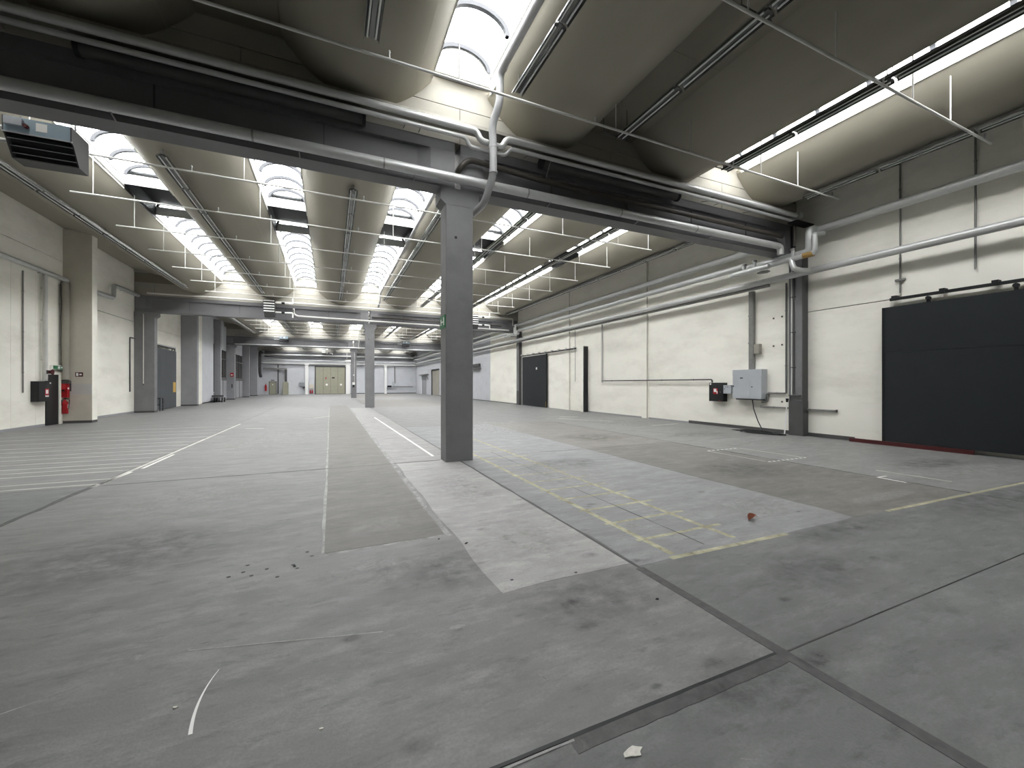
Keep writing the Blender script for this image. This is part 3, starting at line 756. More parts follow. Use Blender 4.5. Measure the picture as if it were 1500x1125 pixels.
obj('header', MB().tube(fillet([(12.60, 9.75, 5.33), (12.35, 9.55, 5.24), (12.35, 8.3, 5.24)], .14), .075, 12), M['galv'], t)
obj('riser', MB().tube(fillet([(13.0, 7.15, 5.95), (12.60, 7.15, 5.85)], .1), .07, 12), M['galv'], t)
obj('rust_patch', MB().tube([(12.60, 7.18, 5.33), (12.60, 7.45, 5.33)], .082, 12), M['brown'], t)
obj('drop', MB().tube(fillet([(12.6, 7.8, 5.33), (12.55, 7.7, 5.02), (12.75, 7.62, 4.97), (13.08, 7.5, 4.97)], .12), .075, 12), M['galv'], t)
for (yv, z1) in ((7.75, 5.60), (8.95, 5.58), (9.3, 5.55)):
    obj('stub', MB().tube([(12.6, yv, 5.33), (12.6, yv, z1)], .05, 10), M['galv'], t)
    obj('valve', MB().tube([(12.6, yv, z1 - .02), (12.6, yv, z1 + .03)], .075, 10), M['galvd'], t)
obj('pan', MB().prism([(12.4, 8.6), (12.5, 8.45), (12.62, 8.45), (12.7, 8.6), (12.62, 8.8), (12.5, 8.8)], 'z', 5.13, 5.17), M['galvd'], t)
t = thing('pipe_bracket', 'black steel bracket and fittings on the right end of the nearest beam', 'bracket', (12.9, 7.75, 6.3))
obj('arm', B(12.6, 13.4, 7.62, 7.9, 6.42, 6.455), M['black'], t)
obj('post', B(12.9, 12.98, 7.9, 8.0, 5.7, 6.44), M['black'], t)
obj('flange', MB().tube([(12.7, 7.72, 6.63), (12.86, 7.72, 6.63)], .11, 12), M['galv'], t)
obj('fitting', MB().tube([(12.75, 7.8, 5.75), (12.75, 7.8, 6.35)], .035, 8), M['dpipe'], t)
t = thing('pipe_manifold', 'small white pipe manifold where the second beam meets the right wall', 'pipe manifold', (12.9, 28.9, 5.3))
for (yy_, zz) in ((28.4, 6.1), (28.65, 5.95), (28.2, 5.66)):
    obj('riser', MB().tube([(12.9, yy_, 5.35), (12.9, yy_, zz)], .06, 10), M['wpipe'], t)
obj('header', MB().tube([(12.75, 27.6, 5.35), (12.75, 29.4, 5.35)], .09, 10), M['galv'], t)
obj('header', MB().tube([(12.5, 27.8, 5.28), (12.5, 29.6, 5.28)], .07, 10), M['galv'], t)
obj('bracket', B(12.45, XR, 28.3, 28.36, 5.16, 5.21), M['dgrey'], t)

# ================================================================== AIR HEATERS
def heater_a(x0, x1, y, z0, label):
    """hanging air heater with slanted louvred outlet"""
    xm = (x0 + x1) / 2
    t = thing('air_heater', label, 'heater', (xm, y + .3, z0), 'hanging air heaters')
    prof = [(y, z0 + .60), (y, z0 + .34), (y + .05, z0 + .31), (y + .24, z0), (y + .55, z0), (y + .55, z0 + .60)]
    for s_, xa in ((0, x0), (1, x1 - .02)):
        obj('side_cheek', MB().prism(prof, 'x', xa, xa + .02), M['dgrey'], t)
    obj('front_panel', B(x0 + .02, x1 - .02, y, y + .02, z0 + .34, z0 + .60), M['blue'], t)
    obj('back_panel', B(x0 + .02, x1 - .02, y + .53, y + .55, z0, z0 + .60), M['dgrey'], t)
    obj('top_panel', B(x0 + .02, x1 - .02, y + .02, y + .53, z0 + .58, z0 + .60), M['blue'], t)
    obj('bottom_panel', B(x0 + .02, x1 - .02, y + .24, y + .53, z0, z0 + .02), M['dgrey'], t)
    obj('inner_box', MB().prism([(y + .10, z0 + .34), (y + .30, z0 + .03), (y + .50, z0 + .03), (y + .50, z0 + .34)], 'x', x0 + .03, x1 - .03), M['black'], t)
    for k in range(3):
        yy = y + .06 + .065 * k; zz = z0 + .27 - .095 * k
        obj('slat', MB().prism([(yy, zz), (yy + .07, zz + .03), (yy + .075, zz + .018), (yy + .005, zz - .012)], 'x', x0 + .03, x1 - .03), M['lgrey'], t)
    obj('rating_plate', B(xm - .02, xm + .12, y - .004, y, z0 + .42, z0 + .56), M['wh'], t)
    obj('valve_box', B(x0 + .04, x0 + .26, y - .05, y, z0 + .45, z0 + .57), M['cab'], t)
    obj('valve_knob', MB().tube([(x0 + .30, y - .06, z0 + .46), (x0 + .30, y, z0 + .46)], .03, 10), M['dred'], t)
    obj('rim', B(x0 - .005, x1 + .005, y - .01, y + .012, z0 + .33, z0 + .345), M['galv'], t)
    for zz in (z0 + .50, z0 + .28):
        obj('supply_pipe', MB().tube(fillet([(x0, y + .25, zz), (x0 - .5, y + .25, zz)], .05), .035, 10), M['galv'], t)
    for xx in (x0 + .08, x1 - .08):
        obj('hanger_rod', MB().tube([(xx, y + .3, z0 + .6), (xx, y + .3, shell_z(xx) + .01)], .012, 6), M['galvd'], t)
    return t
h1 = heater_a(-4.98, -4.12, 9.62, 5.47, 'blue-grey louvred air heater hanging at the top left, just behind the nearest beam')
copy_tree(h1, .05, 39.5, .55, 'small blue-grey air heater hanging left of the pillars before the farthest beam')
copy_tree(h1, 12.7, 39.5, .55, 'small blue-grey air heater hanging right of the pillars before the farthest beam')
def heater_b(x0, y, z0, label):
    t = thing('air_heater', label, 'heater', (x0 + .3, y, z0), 'slatted air heaters on beams')
    obj('casing', B(x0, x0 + .62, y, y + .45, z0, z0 + .82), M['dgrey'], t)
    obj('drip_tray', MB().prism([(y - .02, z0), (y + .1, z0 - .22), (y + .4, z0 - .22), (y + .45, z0)], 'x', x0 + .05, x0 + .6), M['dgrey'], t)
    for k in range(5):
        z = z0 + .08 + .155 * k
        obj('slat', MB().prism([(y - .10, z), (y, z + .06), (y, z + .075), (y - .10, z + .02)], 'x', x0 + .03, x0 + .59), M['wh'], t)
    for zz in (z0 + .68, z0 + .10):
        obj('supply_pipe', MB().tube([(x0 + .62, y + .15, zz), (x0 + 1.55, y + .15, zz)], .045, 10), M['wh'], t)
        obj('valve', MB().tube([(x0 + .95, y + .15, zz), (x0 + 1.12, y + .15, zz)], .07, 10), M['black'], t)
    obj('link_pipe', MB().tube([(x0 + 1.55, y + .15, z0 + .68), (x0 + 1.55, y + .15, z0 + 1.0)], .045, 10), M['wh'], t)
    obj('link_pipe', MB().tube([(x0 + 1.55, y + .15, z0 + .10), (x0 + 1.55, y + .15, z0 - .18)], .045, 10), M['wh'], t)
    obj('mounting_arm', B(x0 + .28, x0 + .34, y + .45, y + .83, z0 + .44, z0 + .50), M['dgrey'], t)
    return t
hb = heater_b(-3.68, 28.35, 5.86, 'white-slatted air heater on the second beam left of the pillars')
copy_tree(hb, 12.95, 0, 0, 'white-slatted air heater on the second beam just right of the nearest pillar')
copy_tree(hb, 2.4, 41.2, .45, 'white boxy air heater high on the far wall above the green gate')

# ================================================================== RIGHT WALL: gates, cabinets, conduits
GX = 13.30
g1 = thing('door_1', 'large anthracite sliding gate at the right edge of the picture', 'sliding gate', (GX, 2.5, 0), kind='structure')
for z0, z1 in ((.10, 2.42), (2.424, 3.6)):
    obj('gate_panel', B(GX, GX + .07, -1.5, 5.86, z0, z1), M['gate'], g1)
obj('gate_edge', B(GX - .012, GX + .08, 5.86, 5.90, .09, 3.60), M['black'], g1)
obj('track', B(GX + .02, GX + .07, -1.8, 5.75, 3.76, 3.83), M['black'], g1)
for yv in (5.66, 4.75, 3.9, 3.15, 2.4, 1.2, 0):
    obj('track_bracket', B(GX, XR, yv - .05, yv + .05, 3.78, 3.88), M['black'], g1)
for yv in (5.0, 3.6, 1.4):
    obj('roller', MB().tube([(GX, yv, 3.70), (GX + .06, yv, 3.70)], .05, 12), M['black'], g1)
    obj('roller_strap', B(GX + .02, GX + .05, yv - .03, yv + .03, 3.58, 3.72), M['black'], g1)
g2 = thing('door_2', 'dark sliding gate in the middle distance on the right wall', 'sliding gate', (GX, 26.2, 0), kind='structure')
for k in range(4):
    obj('gate_panel', B(GX, GX + .07, 24.34 + .93 * k, 24.34 + .93 * (k + 1) - .004, .02, 3.62), M['gate'], g2)
obj('gate_edge', B(GX - .01, GX + .08, 24.28, 24.34, .01, 3.66), M['black'], g2)
obj('track', B(GX + .02, GX + .07, 20.7, 28.3, 3.68, 3.76), M['black'], g2)
for yv in [20.9 + .92 * i for i in range(9)]:
    obj('track_bracket', B(GX, XR, yv - .06, yv + .06, 3.74, 3.84), M['wpipe'], g2)
for k in range(3):
    obj('warning_stripe', B(GX - .018, GX - .01, 24.29, 24.34, .08 + .12 * k, .14 + .12 * k), M['yel'], g2)
obj('plate', B(GX - .006, GX, 25.6, 25.8, 2.62, 2.78), M['wh'], g2)
t = thing('stop_post', 'tall black and cream stop post on the right wall beside the sliding gate', 'post', (13.35, 19.8, 0))
obj('channel', B(13.20, XR, 19.62, 19.70, 0, 3.75), M['black'], t)
obj('cover', B(13.19, XR, 19.70, 19.92, 0, 3.80), M['cream'], t)
# baseboards
one('baseboard_right', B(13.435, XR, 8.30, 12.4, 0, .11), M['dgrey'], 'dark grey baseboard below the grey electrical cabinet', 'baseboard', kind='structure')
one('baseboard_right_front', B(13.435, XR, 6.6, 7.82, 0, .11), M['dgrey'], 'dark grey baseboard between steel column and red strip', 'baseboard', kind='structure')
one('baseboard_red', B(13.24, 13.29, 4.2, 6.62, 0, .10), M['dred'], 'dark red baseboard strip under the big anthracite gate', 'baseboard', kind='structure')
one('baseboard_right_middle', B(13.45, XR, 12.4, 19.6, 0, .06), M['lgrey'], 'low grey baseboard along the middle of the right wall', 'baseboard', kind='structure')
one('baseboard_right_far', B(13.45, XR, 28.95, 57.0, 0, .06), M['dgrey'], 'thin dark baseboard along the far white right wall', 'baseboard', kind='structure')
one('baseboard_left', B(XL, XL + .025, 23.1, 29.1, 0, .10), M['lgrey'], 'chipped grey baseboard between the beige and grey columns', 'baseboard', kind='structure')
one('baseboard_left_front', B(XL, XL + .025, 10, 21.4, 0, .09), M['lgrey'], 'chipped grey baseboard left of the black door', 'baseboard', kind='structure')
one('baseboard_far', B(2.95, XR, FARY - .03, FARY, 0, .12), M['dgrey'], 'dark baseboard along the white end wall', 'baseboard', kind='structure')
# electrical cabinet
t = thing('electrical_cabinet', 'large light grey electrical cabinet on the right wall with a cable below', 'cabinet', (13.3, 9.8, 1.08))
obj('body', B(13.20, XR, 9.12, 10.20, 1.09, 2.10), M['cab'], t)
obj('top_panel', B(13.185, 13.20, 9.12, 10.20, 1.88, 2.095), M['cab'], t)
d1 = obj('cabinet_door', B(13.180, 13.20, 9.53, 10.19, 1.10, 1.865), M['cab'], t)
obj('door_latch', B(13.170, 13.180, 9.80, 9.90, 1.79, 1.825), M['black'], d1)
obj('hinge', B(13.172, 13.180, 10.14, 10.18, 1.50, 1.54), M['black'], d1)
d2 = obj('cabinet_door', B(13.180, 13.20, 9.13, 9.52, 1.10, 1.865), M['cab'], t)
obj('door_lock', MB().tube([(13.18, 9.46, 1.5), (13.168, 9.46, 1.5)], .022, 10), M['dgrey'], d2)
obj('cable_gland_plate', B(13.22, XR, 9.2, 10.1, 1.05, 1.09), M['dgrey'], t)
t = thing('hose_cabinet', 'black fire hose cabinet with a red pictogram on the right wall', 'cabinet', (13.36, 10.95, .95))
obj('body', B(13.26, XR, 10.64, 11.26, .95, 1.65), M['black'], t)
dd = obj('cabinet_door', B(13.245, 13.26, 10.66, 11.24, .965, 1.635), M['black'], t)
obj('pictogram', B(13.238, 13.245, 10.86, 11.06, 1.22, 1.44), M['red'], dd)
obj('pictogram_mark', B(13.234, 13.238, 10.92, 11.03, 1.30, 1.42), M['wh'], dd)
obj('pictogram_mark', B(13.234, 13.238, 10.87, 10.91, 1.24, 1.34), M['wh'], dd)
obj('door_knob', MB().tube([(13.245, 10.75, 1.3), (13.225, 10.75, 1.3)], .018, 8), M['galvd'], dd)
obj('round_seal', MB().tube([(13.245, 11.18, 1.60), (13.238, 11.18, 1.60)], .035, 10), M['wh'], dd)
obj('red_tag', B(13.24, 13.245, 10.74, 10.82, .97, .99), M['red'], dd)
t = thing('switch_box', 'small light grey control box between hose cabinet and electrical cabinet', 'switch box', (13.38, 10.5, 1.25))
obj('body', B(13.24, XR, 10.32, 10.62, 1.25, 1.56), M['cab'], t)
for (yv, zz) in ((10.44, 1.49), (10.52, 1.49), (10.57, 1.42)):
    obj('push_button', MB().tube([(13.24, yv, zz), (13.225, yv, zz)], .014, 8), M['black'], t)
t = thing('junction_box', 'small beige junction box beside the vertical cable duct', 'box', (13.4, 9.42, 2.6))
obj('body', B(13.34, XR, 9.31, 9.51, 2.64, 2.97), M['gable'], t); obj('lid', B(13.33, 13.34, 9.32, 9.50, 2.65, 2.96), M['gable'], t)
t = thing('cable_duct', 'vertical grey cable duct above the electrical cabinet', 'cable duct', (13.42, 9.62, 2.1))
obj('duct', B(13.37, XR, 9.54, 9.72, 2.10, 4.82), M['galvd'], t); obj('duct_lid', B(13.36, 13.37, 9.55, 9.71, 2.10, 4.82), M['galvd'], t)
for z in (3.0, 3.95): obj('coupling', B(13.355, 13.37, 9.53, 9.73, z, z + .04), M['galvd'], t)
def conduit(pts, w, label, m='galvd', box=False):
    t = thing('conduit', label, 'conduit', pts[0])
    obj('conduit_run', MB().tube(fillet(pts, .05), w, 8), M[m], t)
    L = [(Vector(pts[i]), Vector(pts[i + 1])) for i in range(len(pts) - 1)]
    for a, b in L:
        n = max(1, int((b - a).length / 1.4))
        for k in range(n):
            p = a + (b - a) * (k + .5) / n; d = (b - a).normalized() * .015
            obj('conduit_clip', MB().tube([p - d, p + d], w + .008, 8), M[m], t)
    return t
conduit([(13.42, 8.46, 4.85), (13.42, 8.46, 1.30), (13.42, 9.07, 1.30), (13.42, 9.07, 1.02), (13.42, 9.28, .98)], .03, 'grey conduit down the wall beside the steel column to the cabinet')
conduit([(13.42, 20.9, 4.85), (13.42, 20.9, 1.75)], .014, 'very thin vertical conduit left of the stop post on the right wall', 'galvd')
conduit([(13.42, 8.40, .83), (13.42, 9.33, .83)], .028, 'short horizontal grey conduit low beside the steel column')
conduit([(13.42, 18.24, 4.9), (13.42, 18.24, 1.68)], .045, 'vertical white conduit drop in the middle of the right wall', 'wpipe')
conduit([(13.36, 18.17, 1.77), (13.36, 11.22, 1.77), (13.36, 11.20, 1.66)], .025, 'dark horizontal conduit leading to the hose cabinet', 'dgrey')
conduit([(13.42, 4.23, 7.5), (13.42, 4.23, 4.22)], .022, 'thin vertical conduit ending with a black tip above the big gate')
conduit([(13.42, 5.58, 7.5), (13.42, 5.58, 3.95)], .018, 'thin vertical conduit along the seam above the big gate')
t = thing('wall_clamp', 'small steel clamp on the seam above the big gate', 'clamp', (13.4, 5.58, 4.28))
obj('plate', B(13.40, XR, 5.48, 5.68, 4.26, 4.31), M['galvd'], t); obj('bolt', MB().tube([(13.40, 5.58, 4.285), (13.36, 5.58, 4.285)], .02, 8), M['galvd'], t)
t = thing('wall_rail', 'short grey rail fixed low on the wall right of the steel column', 'rail', (13.43, 7.45, .8))
obj('bar', B(13.40, XR, 7.03, 7.84, .79, .84), M['galvd'], t); obj('end_plate', B(13.395, XR, 7.02, 7.04, .78, .85), M['dgrey'], t)
for i, (yv, z) in enumerate([(8.9, 3.78), (8.9, 2.86), (8.62, 3.8), (8.62, 2.88), (8.62, 1.02)]):
    lb = ['upper dark wall bolt nearer the cable duct, above the cabinet', 'lower dark wall bolt nearer the cable duct, above the cabinet', 'upper dark wall bolt right beside the long conduit', 'middle dark wall bolt right beside the long conduit', 'lowest dark wall bolt, between cabinet and steel column'][i]
    q = thing('wall_bolt', lb, 'bolt', (13.46, yv, z), 'bolts near the steel column')
    obj('bolt_head', MB().tube([(XR, yv, z), (13.44, yv, z)], .022, 6), M['dgrey'], q); obj('washer', MB().tube([(XR, yv, z), (13.462, yv, z)], .034, 8), M['galvd'], q)
# hanging cable and coil
pts = [(13.33, 9.55, 1.06), (13.25, 9.45, .75), (13.12, 9.2, .35), (13.02, 8.98, .08), (12.95, 8.85, .022)]
for k in range(44):
    a = k * .42; r = .34 + .20 * math.sin(k * .31)
    pts.append((12.70 + .32 * math.sin(a) + .05 * math.sin(k * .31), 8.85 + (r + .28) * math.cos(a), .022 + .014 * (k / 12.0) % .05))
t = thing('power_cable', 'black power cable hanging from the cabinet and coiled on the floor', 'cable', (12.9, 8.9, 0))
obj('cable', MB().tube(pts, .016, 6), M['black'], t)
obj('cable_tail', MB().tube([(12.9, 9.2, .016), (12.7, 9.6, .014), (12.78, 9.9, .014), (12.95, 9.7, .014), (13.0, 9.3, .02)], .012, 6), M['black'], t)
t = thing('white_pole', 'thin white pole leaning against the wall beside the steel column', 'pole', (13.1, 8.35, 0))
obj('pole', MB().tube([(13.05, 8.28, .0), (13.30, 8.36, 1.02)], .018, 8), M['wh'], t)
obj('pole_tip', MB().tube([(13.30, 8.36, 1.02), (13.33, 8.37, 1.13)], [.03, .045], 8), M['black'], t)
# far part of the right wall
t = thing('door_3', 'narrow grey door with a canopy near the far right corner', 'door', (13.44, 64.5, 0), kind='structure')
obj('leaf', B(13.42, XR, 62.8, 66.0, 0, 2.9), M['lgrey'], t); obj('frame', B(13.40, XR, 66.0, 66.3, 0, 3.1), M['wh'], t)
obj('canopy', B(13.0, XR, 61.2, 66.2, 2.95, 3.12), M['galvd'], t); obj('canopy_stay', MB().tube([(13.05, 61.3, 2.95), (13.45, 61.3, 2.3)], .03, 6), M['galvd'], t)
t = thing('door_4', 'open doorway with a black frame and cream leaf on the far right wall', 'door', (13.44, 56.8, 0), kind='structure')
obj('leaf', B(13.43, XR, 54.6, 58.6, .02, 3.5), M['gable'], t); obj('frame_post', B(13.36, XR, 58.6, 59.0, 0, 3.6), M['black'], t); obj('frame_head', B(13.36, XR, 54.6, 59.0, 3.5, 3.68), M['black'], t)
t = thing('door_track', 'dark sliding door track on the white wall right of the nearest pillar', 'rail', (13.4, 40, 3.2))
obj('track', B(13.30, XR, 38.0, 45.0, 3.30, 3.62), M['dgrey'], t); obj('track_shelf', B(13.20, XR, 37.8, 45.0, 3.08, 3.16), M['galvd'], t)

# ================================================================== LEFT WALL: door, fire gear, gates, glazing
t = thing('door_5', 'black steel door in the left wall next to the fire extinguisher', 'door', (XL, 21.9, 0), kind='structure')
obj('leaf', B(XL - .0, XL + .03, 21.45, 22.22, 0.01, 1.97), M['black'], t)
obj('frame', B(XL, XL + .06, 22.22, 22.34, 0, 2.0), M['cream'], t); obj('frame', B(XL, XL + .06, 21.40, 22.34, 1.97, 2.06), M['cream'], t)
obj('handle', MB().tube([(XL + .03, 21.55, 1.02), (XL + .08, 21.55, 1.02), (XL + .08, 21.68, 1.02)], .012, 8), M['galvd'], t)
t = thing('hose_cabinet', 'black fire hose cabinet with a pictogram left of the black door', 'cabinet', (XL + .1, 21.0, .95))
obj('body', B(XL, XL + .2, 20.62, 21.42, .95, 1.70), M['black'], t)
dd = obj('cabinet_door', B(XL + .2, XL + .215, 20.64, 21.40, .965, 1.685), M['black'], t)
obj('pictogram', B(XL + .215, XL + .221, 20.98, 21.20, 1.18, 1.42), M['red'], dd)
obj('pictogram_mark', B(XL + .221, XL + .225, 21.02, 21.16, 1.24, 1.38), M['wh'], dd)
obj('pictogram_mark', B(XL + .221, XL + .225, 20.99, 21.19, 1.12, 1.17), M['wh'], dd)
obj('seal', B(XL + .215, XL + .22, 21.26, 21.34, 1.61, 1.66), M['wh'], dd)
t = thing('alarm_sounder', 'small dark red alarm sounder on the pipe above the hose cabinet', 'alarm', (XL + .1, 21.3, 2.0))
obj('horn', MB().tube([(XL + .19, 21.2, 2.05), (XL + .24, 21.2, 2.05), (XL + .33, 21.2, 2.05)], [.05, .05, .11], 12), M['dred'], t)
obj('mount', B(XL + .18, XL + .22, 21.14, 21.26, 1.98, 2.12), M['dgrey'], t)
t = thing('exit_sign', 'green exit sign above the black door', 'sign', (XL + .1, 22.0, 2.18))
obj('housing', B(XL + .02, XL + .10, 21.72, 22.42, 2.17, 2.33), M['wh'], t)
obj('face', B(XL + .10, XL + .105, 21.73, 22.41, 2.18, 2.32), M['gn'], t)
obj('pictogram_mark', B(XL + .105, XL + .109, 22.02, 22.16, 2.20, 2.30), M['wh'], t)
obj('pictogram_mark', B(XL + .105, XL + .109, 22.22, 22.32, 2.23, 2.28), M['wh'], t)
obj('bracket', B(XL, XL + .12, 22.0, 22.5, 2.145, 2.165), M['dgrey'], t)
t = thing('fire_extinguisher', 'red fire extinguisher hung low on the wall beside the beige column', 'extinguisher', (XL + .12, 22.47, .4))
prof = [(.40, .085), (.41, .095), (.82, .095), (.88, .08), (.92, .04), (.97, .035)]
obj('cylinder', MB().tube([(XL + .13, 22.44, z) for z, r in prof], [r for z, r in prof], 14), M['red'], t)
obj('valve', MB().tube([(XL + .13, 22.44, .97), (XL + .13, 22.44, 1.02)], .022, 8), M['black'], t)
obj('handle', B(XL + .12, XL + .26, 22.43, 22.45, 1.02, 1.035), M['black'], t)
obj('hose', MB().tube(fillet([(XL + .15, 22.44, .99), (XL + .28, 22.40, .98), (XL + .26, 22.38, .6)], .06), .012, 8), M['black'], t)
obj('label_plate', B(XL + .222, XL + .228, 22.40, 22.48, .62, .78), M['wh'], t)
obj('wall_hook', B(XL, XL + .04, 22.42, 22.46, .75, .95), M['dgrey'], t)
t = thing('fire_hydrant_box', 'red fire equipment box with dark cover above the extinguisher', 'fire box', (XL + .1, 22.47, 1.05))
obj('box', B(XL, XL + .22, 22.37, 22.55, 1.05, 1.62), M['red'], t)
obj('cover', MB().prism([(22.36, 1.62), (22.57, 1.62), (22.57, 1.30), (22.575, 1.30), (22.575, 1.72), (22.42, 1.76), (22.36, 1.72)], 'x', XL, XL + .26), M['dgrey'], t)
obj('gauge', MB().tube([(XL + .22, 22.44, 1.42), (XL + .235, 22.44, 1.42)], .04, 12), M['wh'], t)
obj('knob', MB().tube([(XL + .12, 22.37, 1.34), (XL + .12, 22.30, 1.34)], .03, 8), M['black'], t)
t = thing('fire_sign', 'small red fire equipment sign on the beige column', 'sign', (-9.4, 22.57, 2.0))
obj('plate', B(-9.56, -9.32, 22.562, 22.572, 1.90, 2.08), M['dred'], t)
obj('pictogram_mark', B(-9.53, -9.46, 22.558, 22.562, 1.93, 2.05), M['wh'], t)
obj('pictogram_mark', B(-9.43, -9.36, 22.558, 22.562, 1.96, 2.02), M['wh'], t)
pipe('insulated_pipe', [(XL + .16, -10, 5.80), (XL + .16, 22.5, 5.80)], .085, 'galv', 'silver pipe along the left wall up to the beige column', clips=[((XL + .1, v, 5.75), (XL, v, 5.72)) for v in (12, 15, 18, 21)])
pipe('wall_pipe', [(XL + .12, 21.2, 5.75), (XL + .12, 21.2, 1.72)], .07, 'wpipe', 'thick vertical white pipe dropping to the black hose cabinet', clips=[((XL + .1, 21.2, v), (XL, 21.2, v)) for v in (2.5, 4, 5.2)])
pipe('wall_pipe', [(XL + .14, 22.43, 5.7), (XL + .14, 22.43, 1.78)], .12, 'gable', 'thick vertical cream pipe down to the red fire equipment box')
conduit([(XL + .03, 20.17, 5.6), (XL + .03, 20.17, 1.29)], .022, 'thin vertical conduit on the left wall left of the white pipe')
conduit([(XL + .03, 22.28, 5.6), (XL + .03, 22.28, 2.36)], .018, 'thin vertical conduit above the exit sign')
pipe('insulated_pipe', [(XL + .2, 23.1, 5.75), (XL + .2, 26.3, 5.82), (XL + .2, 26.3, 6.45), (XL + .2, 29.1, 6.5)], .10, 'galv', 'offset silver pipe on the left wall behind the beige column', rad=.2, clips=[((XL + .15, v, z), (XL, v, z - .03)) for v, z in ((24, 5.75), (25.8, 5.8), (27.5, 6.46))])
conduit([(XL + .04, 29.12, 4.12), (XL + .04, 28.55, 4.12), (XL + .04, 28.55, 1.18)], .03, 'hook-shaped dark conduit beside the dark grey column', 'dgrey')
t = thing('column_conduit', 'thin white conduit down the front of the dark grey column', 'conduit', (-9.55, 29.13, 0))
obj('conduit_run', MB().tube([(-9.52, 29.12, 5.5), (-9.52, 29.12, 1.6)], .025, 8), M['wpipe'], t); obj('end_cap', MB().tube([(-9.52, 29.12, 1.62), (-9.52, 29.12, 1.55)], .03, 8), M['dgrey'], t)
g = thing('door_6', 'slate grey sliding gate on the left wall with a yellow sticker', 'sliding gate', (-9.6, 33, 0), kind='structure')
for k in range(4):
    obj('gate_panel', B(-9.66, -9.60, 31.0 + .93 * k, 31.0 + .93 * (k + 1) - .005, .04, 3.80), M['gate2'], g)
obj('track', B(-9.70, -9.62, 30.4, 34.6, 3.92, 4.0), M['black'], g); obj('track_cover', B(XL, -9.58, 30.4, 34.6, 4.0, 4.08), M['wpipe'], g)
obj('track_end', B(-9.68, -9.60, 34.5, 34.62, 3.6, 4.06), M['galvd'], g)
obj('sticker', B(-9.60, -9.592, 34.1, 34.6, 1.05, 1.72), M['yel'], g)
obj('hanger', B(-9.66, -9.62, 34.0, 34.1, 3.78, 3.95), M['black'], g)
t = thing('hand_cart', 'small dark steel frame standing by the slate sliding gate', 'cart', (-9.3, 30.9, 0))
for (xx, yv) in ((-9.5, 30.3), (-9.15, 30.3), (-9.5, 30.75), (-9.15, 30.75)): obj('leg', B(xx - .02, xx + .02, yv - .02, yv + .02, 0, .78), M['black'], t)
for z in (.35, .74): obj('shelf', B(-9.52, -9.13, 30.28, 30.77, z, z + .04), M['black'], t)
one('wall_left_pier', B(XL, -9.45, 37.4, 40.2, 0, 7.4), M['cream'], 'cream wall pier left of the white panel on the left wall', 'wall', kind='structure')
one('wall_left_panel', B(XL, -9.5, 40.2, 43.9, .1, 7.4), M['white'], 'bright white wall panel between two grey columns on the left', 'wall', kind='structure')
t = thing('window_60', 'tall dark strip window beside the grey column on the left wall', 'window', (-9.5, 44.1, 0), kind='structure')
obj('pane', B(-9.56, -9.53, 43.92, 44.28, .9, 5.2), M['glassd'], t); obj('pane', B(-9.56, -9.53, 43.92, 44.28, 5.3, 6.6), M['lgrey'], t)
for z in (.8, 5.2): obj('bar', B(-9.56, -9.50, 43.92, 44.28, z, z + .1), M['lgrey'], t)
obj('sill_panel', B(-9.56, -9.52, 43.92, 44.28, .05, .8), M['dgrey'], t)
def glazed(name, y0, y1, label):
    t = thing(name, label, 'glazed door', (-9.75, (y0 + y1) / 2, 0), kind='structure')
    x = -9.75; n = 3; w = (y1 - y0) / n
    obj('fascia', B(XL, x + .02, y0, y1, 4.95, 7.4), M['white'], t)
    for k in range(n):
        a, c = y0 + w * k, y0 + w * (k + 1)
        lf = obj('door_leaf', B(x, x + .05, a + .03, c - .03, .05, 1.95), M['lgrey'], t)
        obj('pane', B(x + .01, x + .03, a + .08, c - .08, 2.25, 4.0), M['glassd'], t)
        obj('pane', B(x + .01, x + .03, a + .08, c - .08, 4.1, 4.9), M['glassd'], t)
        obj('mullion', B(x, x + .07, a - .05, a + .05, 0, 4.95), M['dgrey'], t)
        obj('sticker', B(x + .05, x + .055, a + .4, a + .9, 1.96, 2.22), M['yel'], t)
    obj('transom', B(x, x + .06, y0, y1, 4.0, 4.1), M['dgrey'], t); obj('transom', B(x, x + .06, y0, y1, 1.95, 2.25), M['dgrey'], t)
    return t
glazed('door_7', 45.2, 50.0, 'nearer dark glazed door on the left wall with yellow stickers')
glazed('door_8', 52.4, 58.2, 'farther dark glazed door on the left wall')
t = thing('call_box', 'small red alarm call box on the grey column between the glazed doors', 'alarm', (-9.0, 50.1, 2.0))
obj('box', B(-9.40, -9.12, 50.06, 50.14, 2.35, 2.75), M['red'], t); obj('face', B(-9.34, -9.20, 50.05, 50.06, 2.45, 2.6), M['wh'], t)
obj('bracket', B(-9.32, -9.2, 50.10, 50.15, 1.2, 1.6), M['dgrey'], t)
t = thing('platform_trolley', 'low grey platform trolley parked at the foot of the strip window', 'trolley', (-9.0, 44.0, 0))
obj('deck', B(-9.4, -8.55, 42.9, 44.2, .42, .50), M['lgrey'], t); obj('deck_rail', B(-9.4, -8.55, 42.88, 42.92, .50, .62), M['dgrey'], t)
for (xx, yv) in ((-9.25, 43.1), (-8.7, 43.1), (-9.25, 44.0), (-8.7, 44.0)):
    obj('caster', MB().tube([(xx - .04, yv, .10), (xx + .04, yv, .10)], .10, 12), M['black'], t); obj('caster_fork', B(xx - .05, xx + .05, yv - .03, yv + .03, .12, .42), M['dgrey'], t)
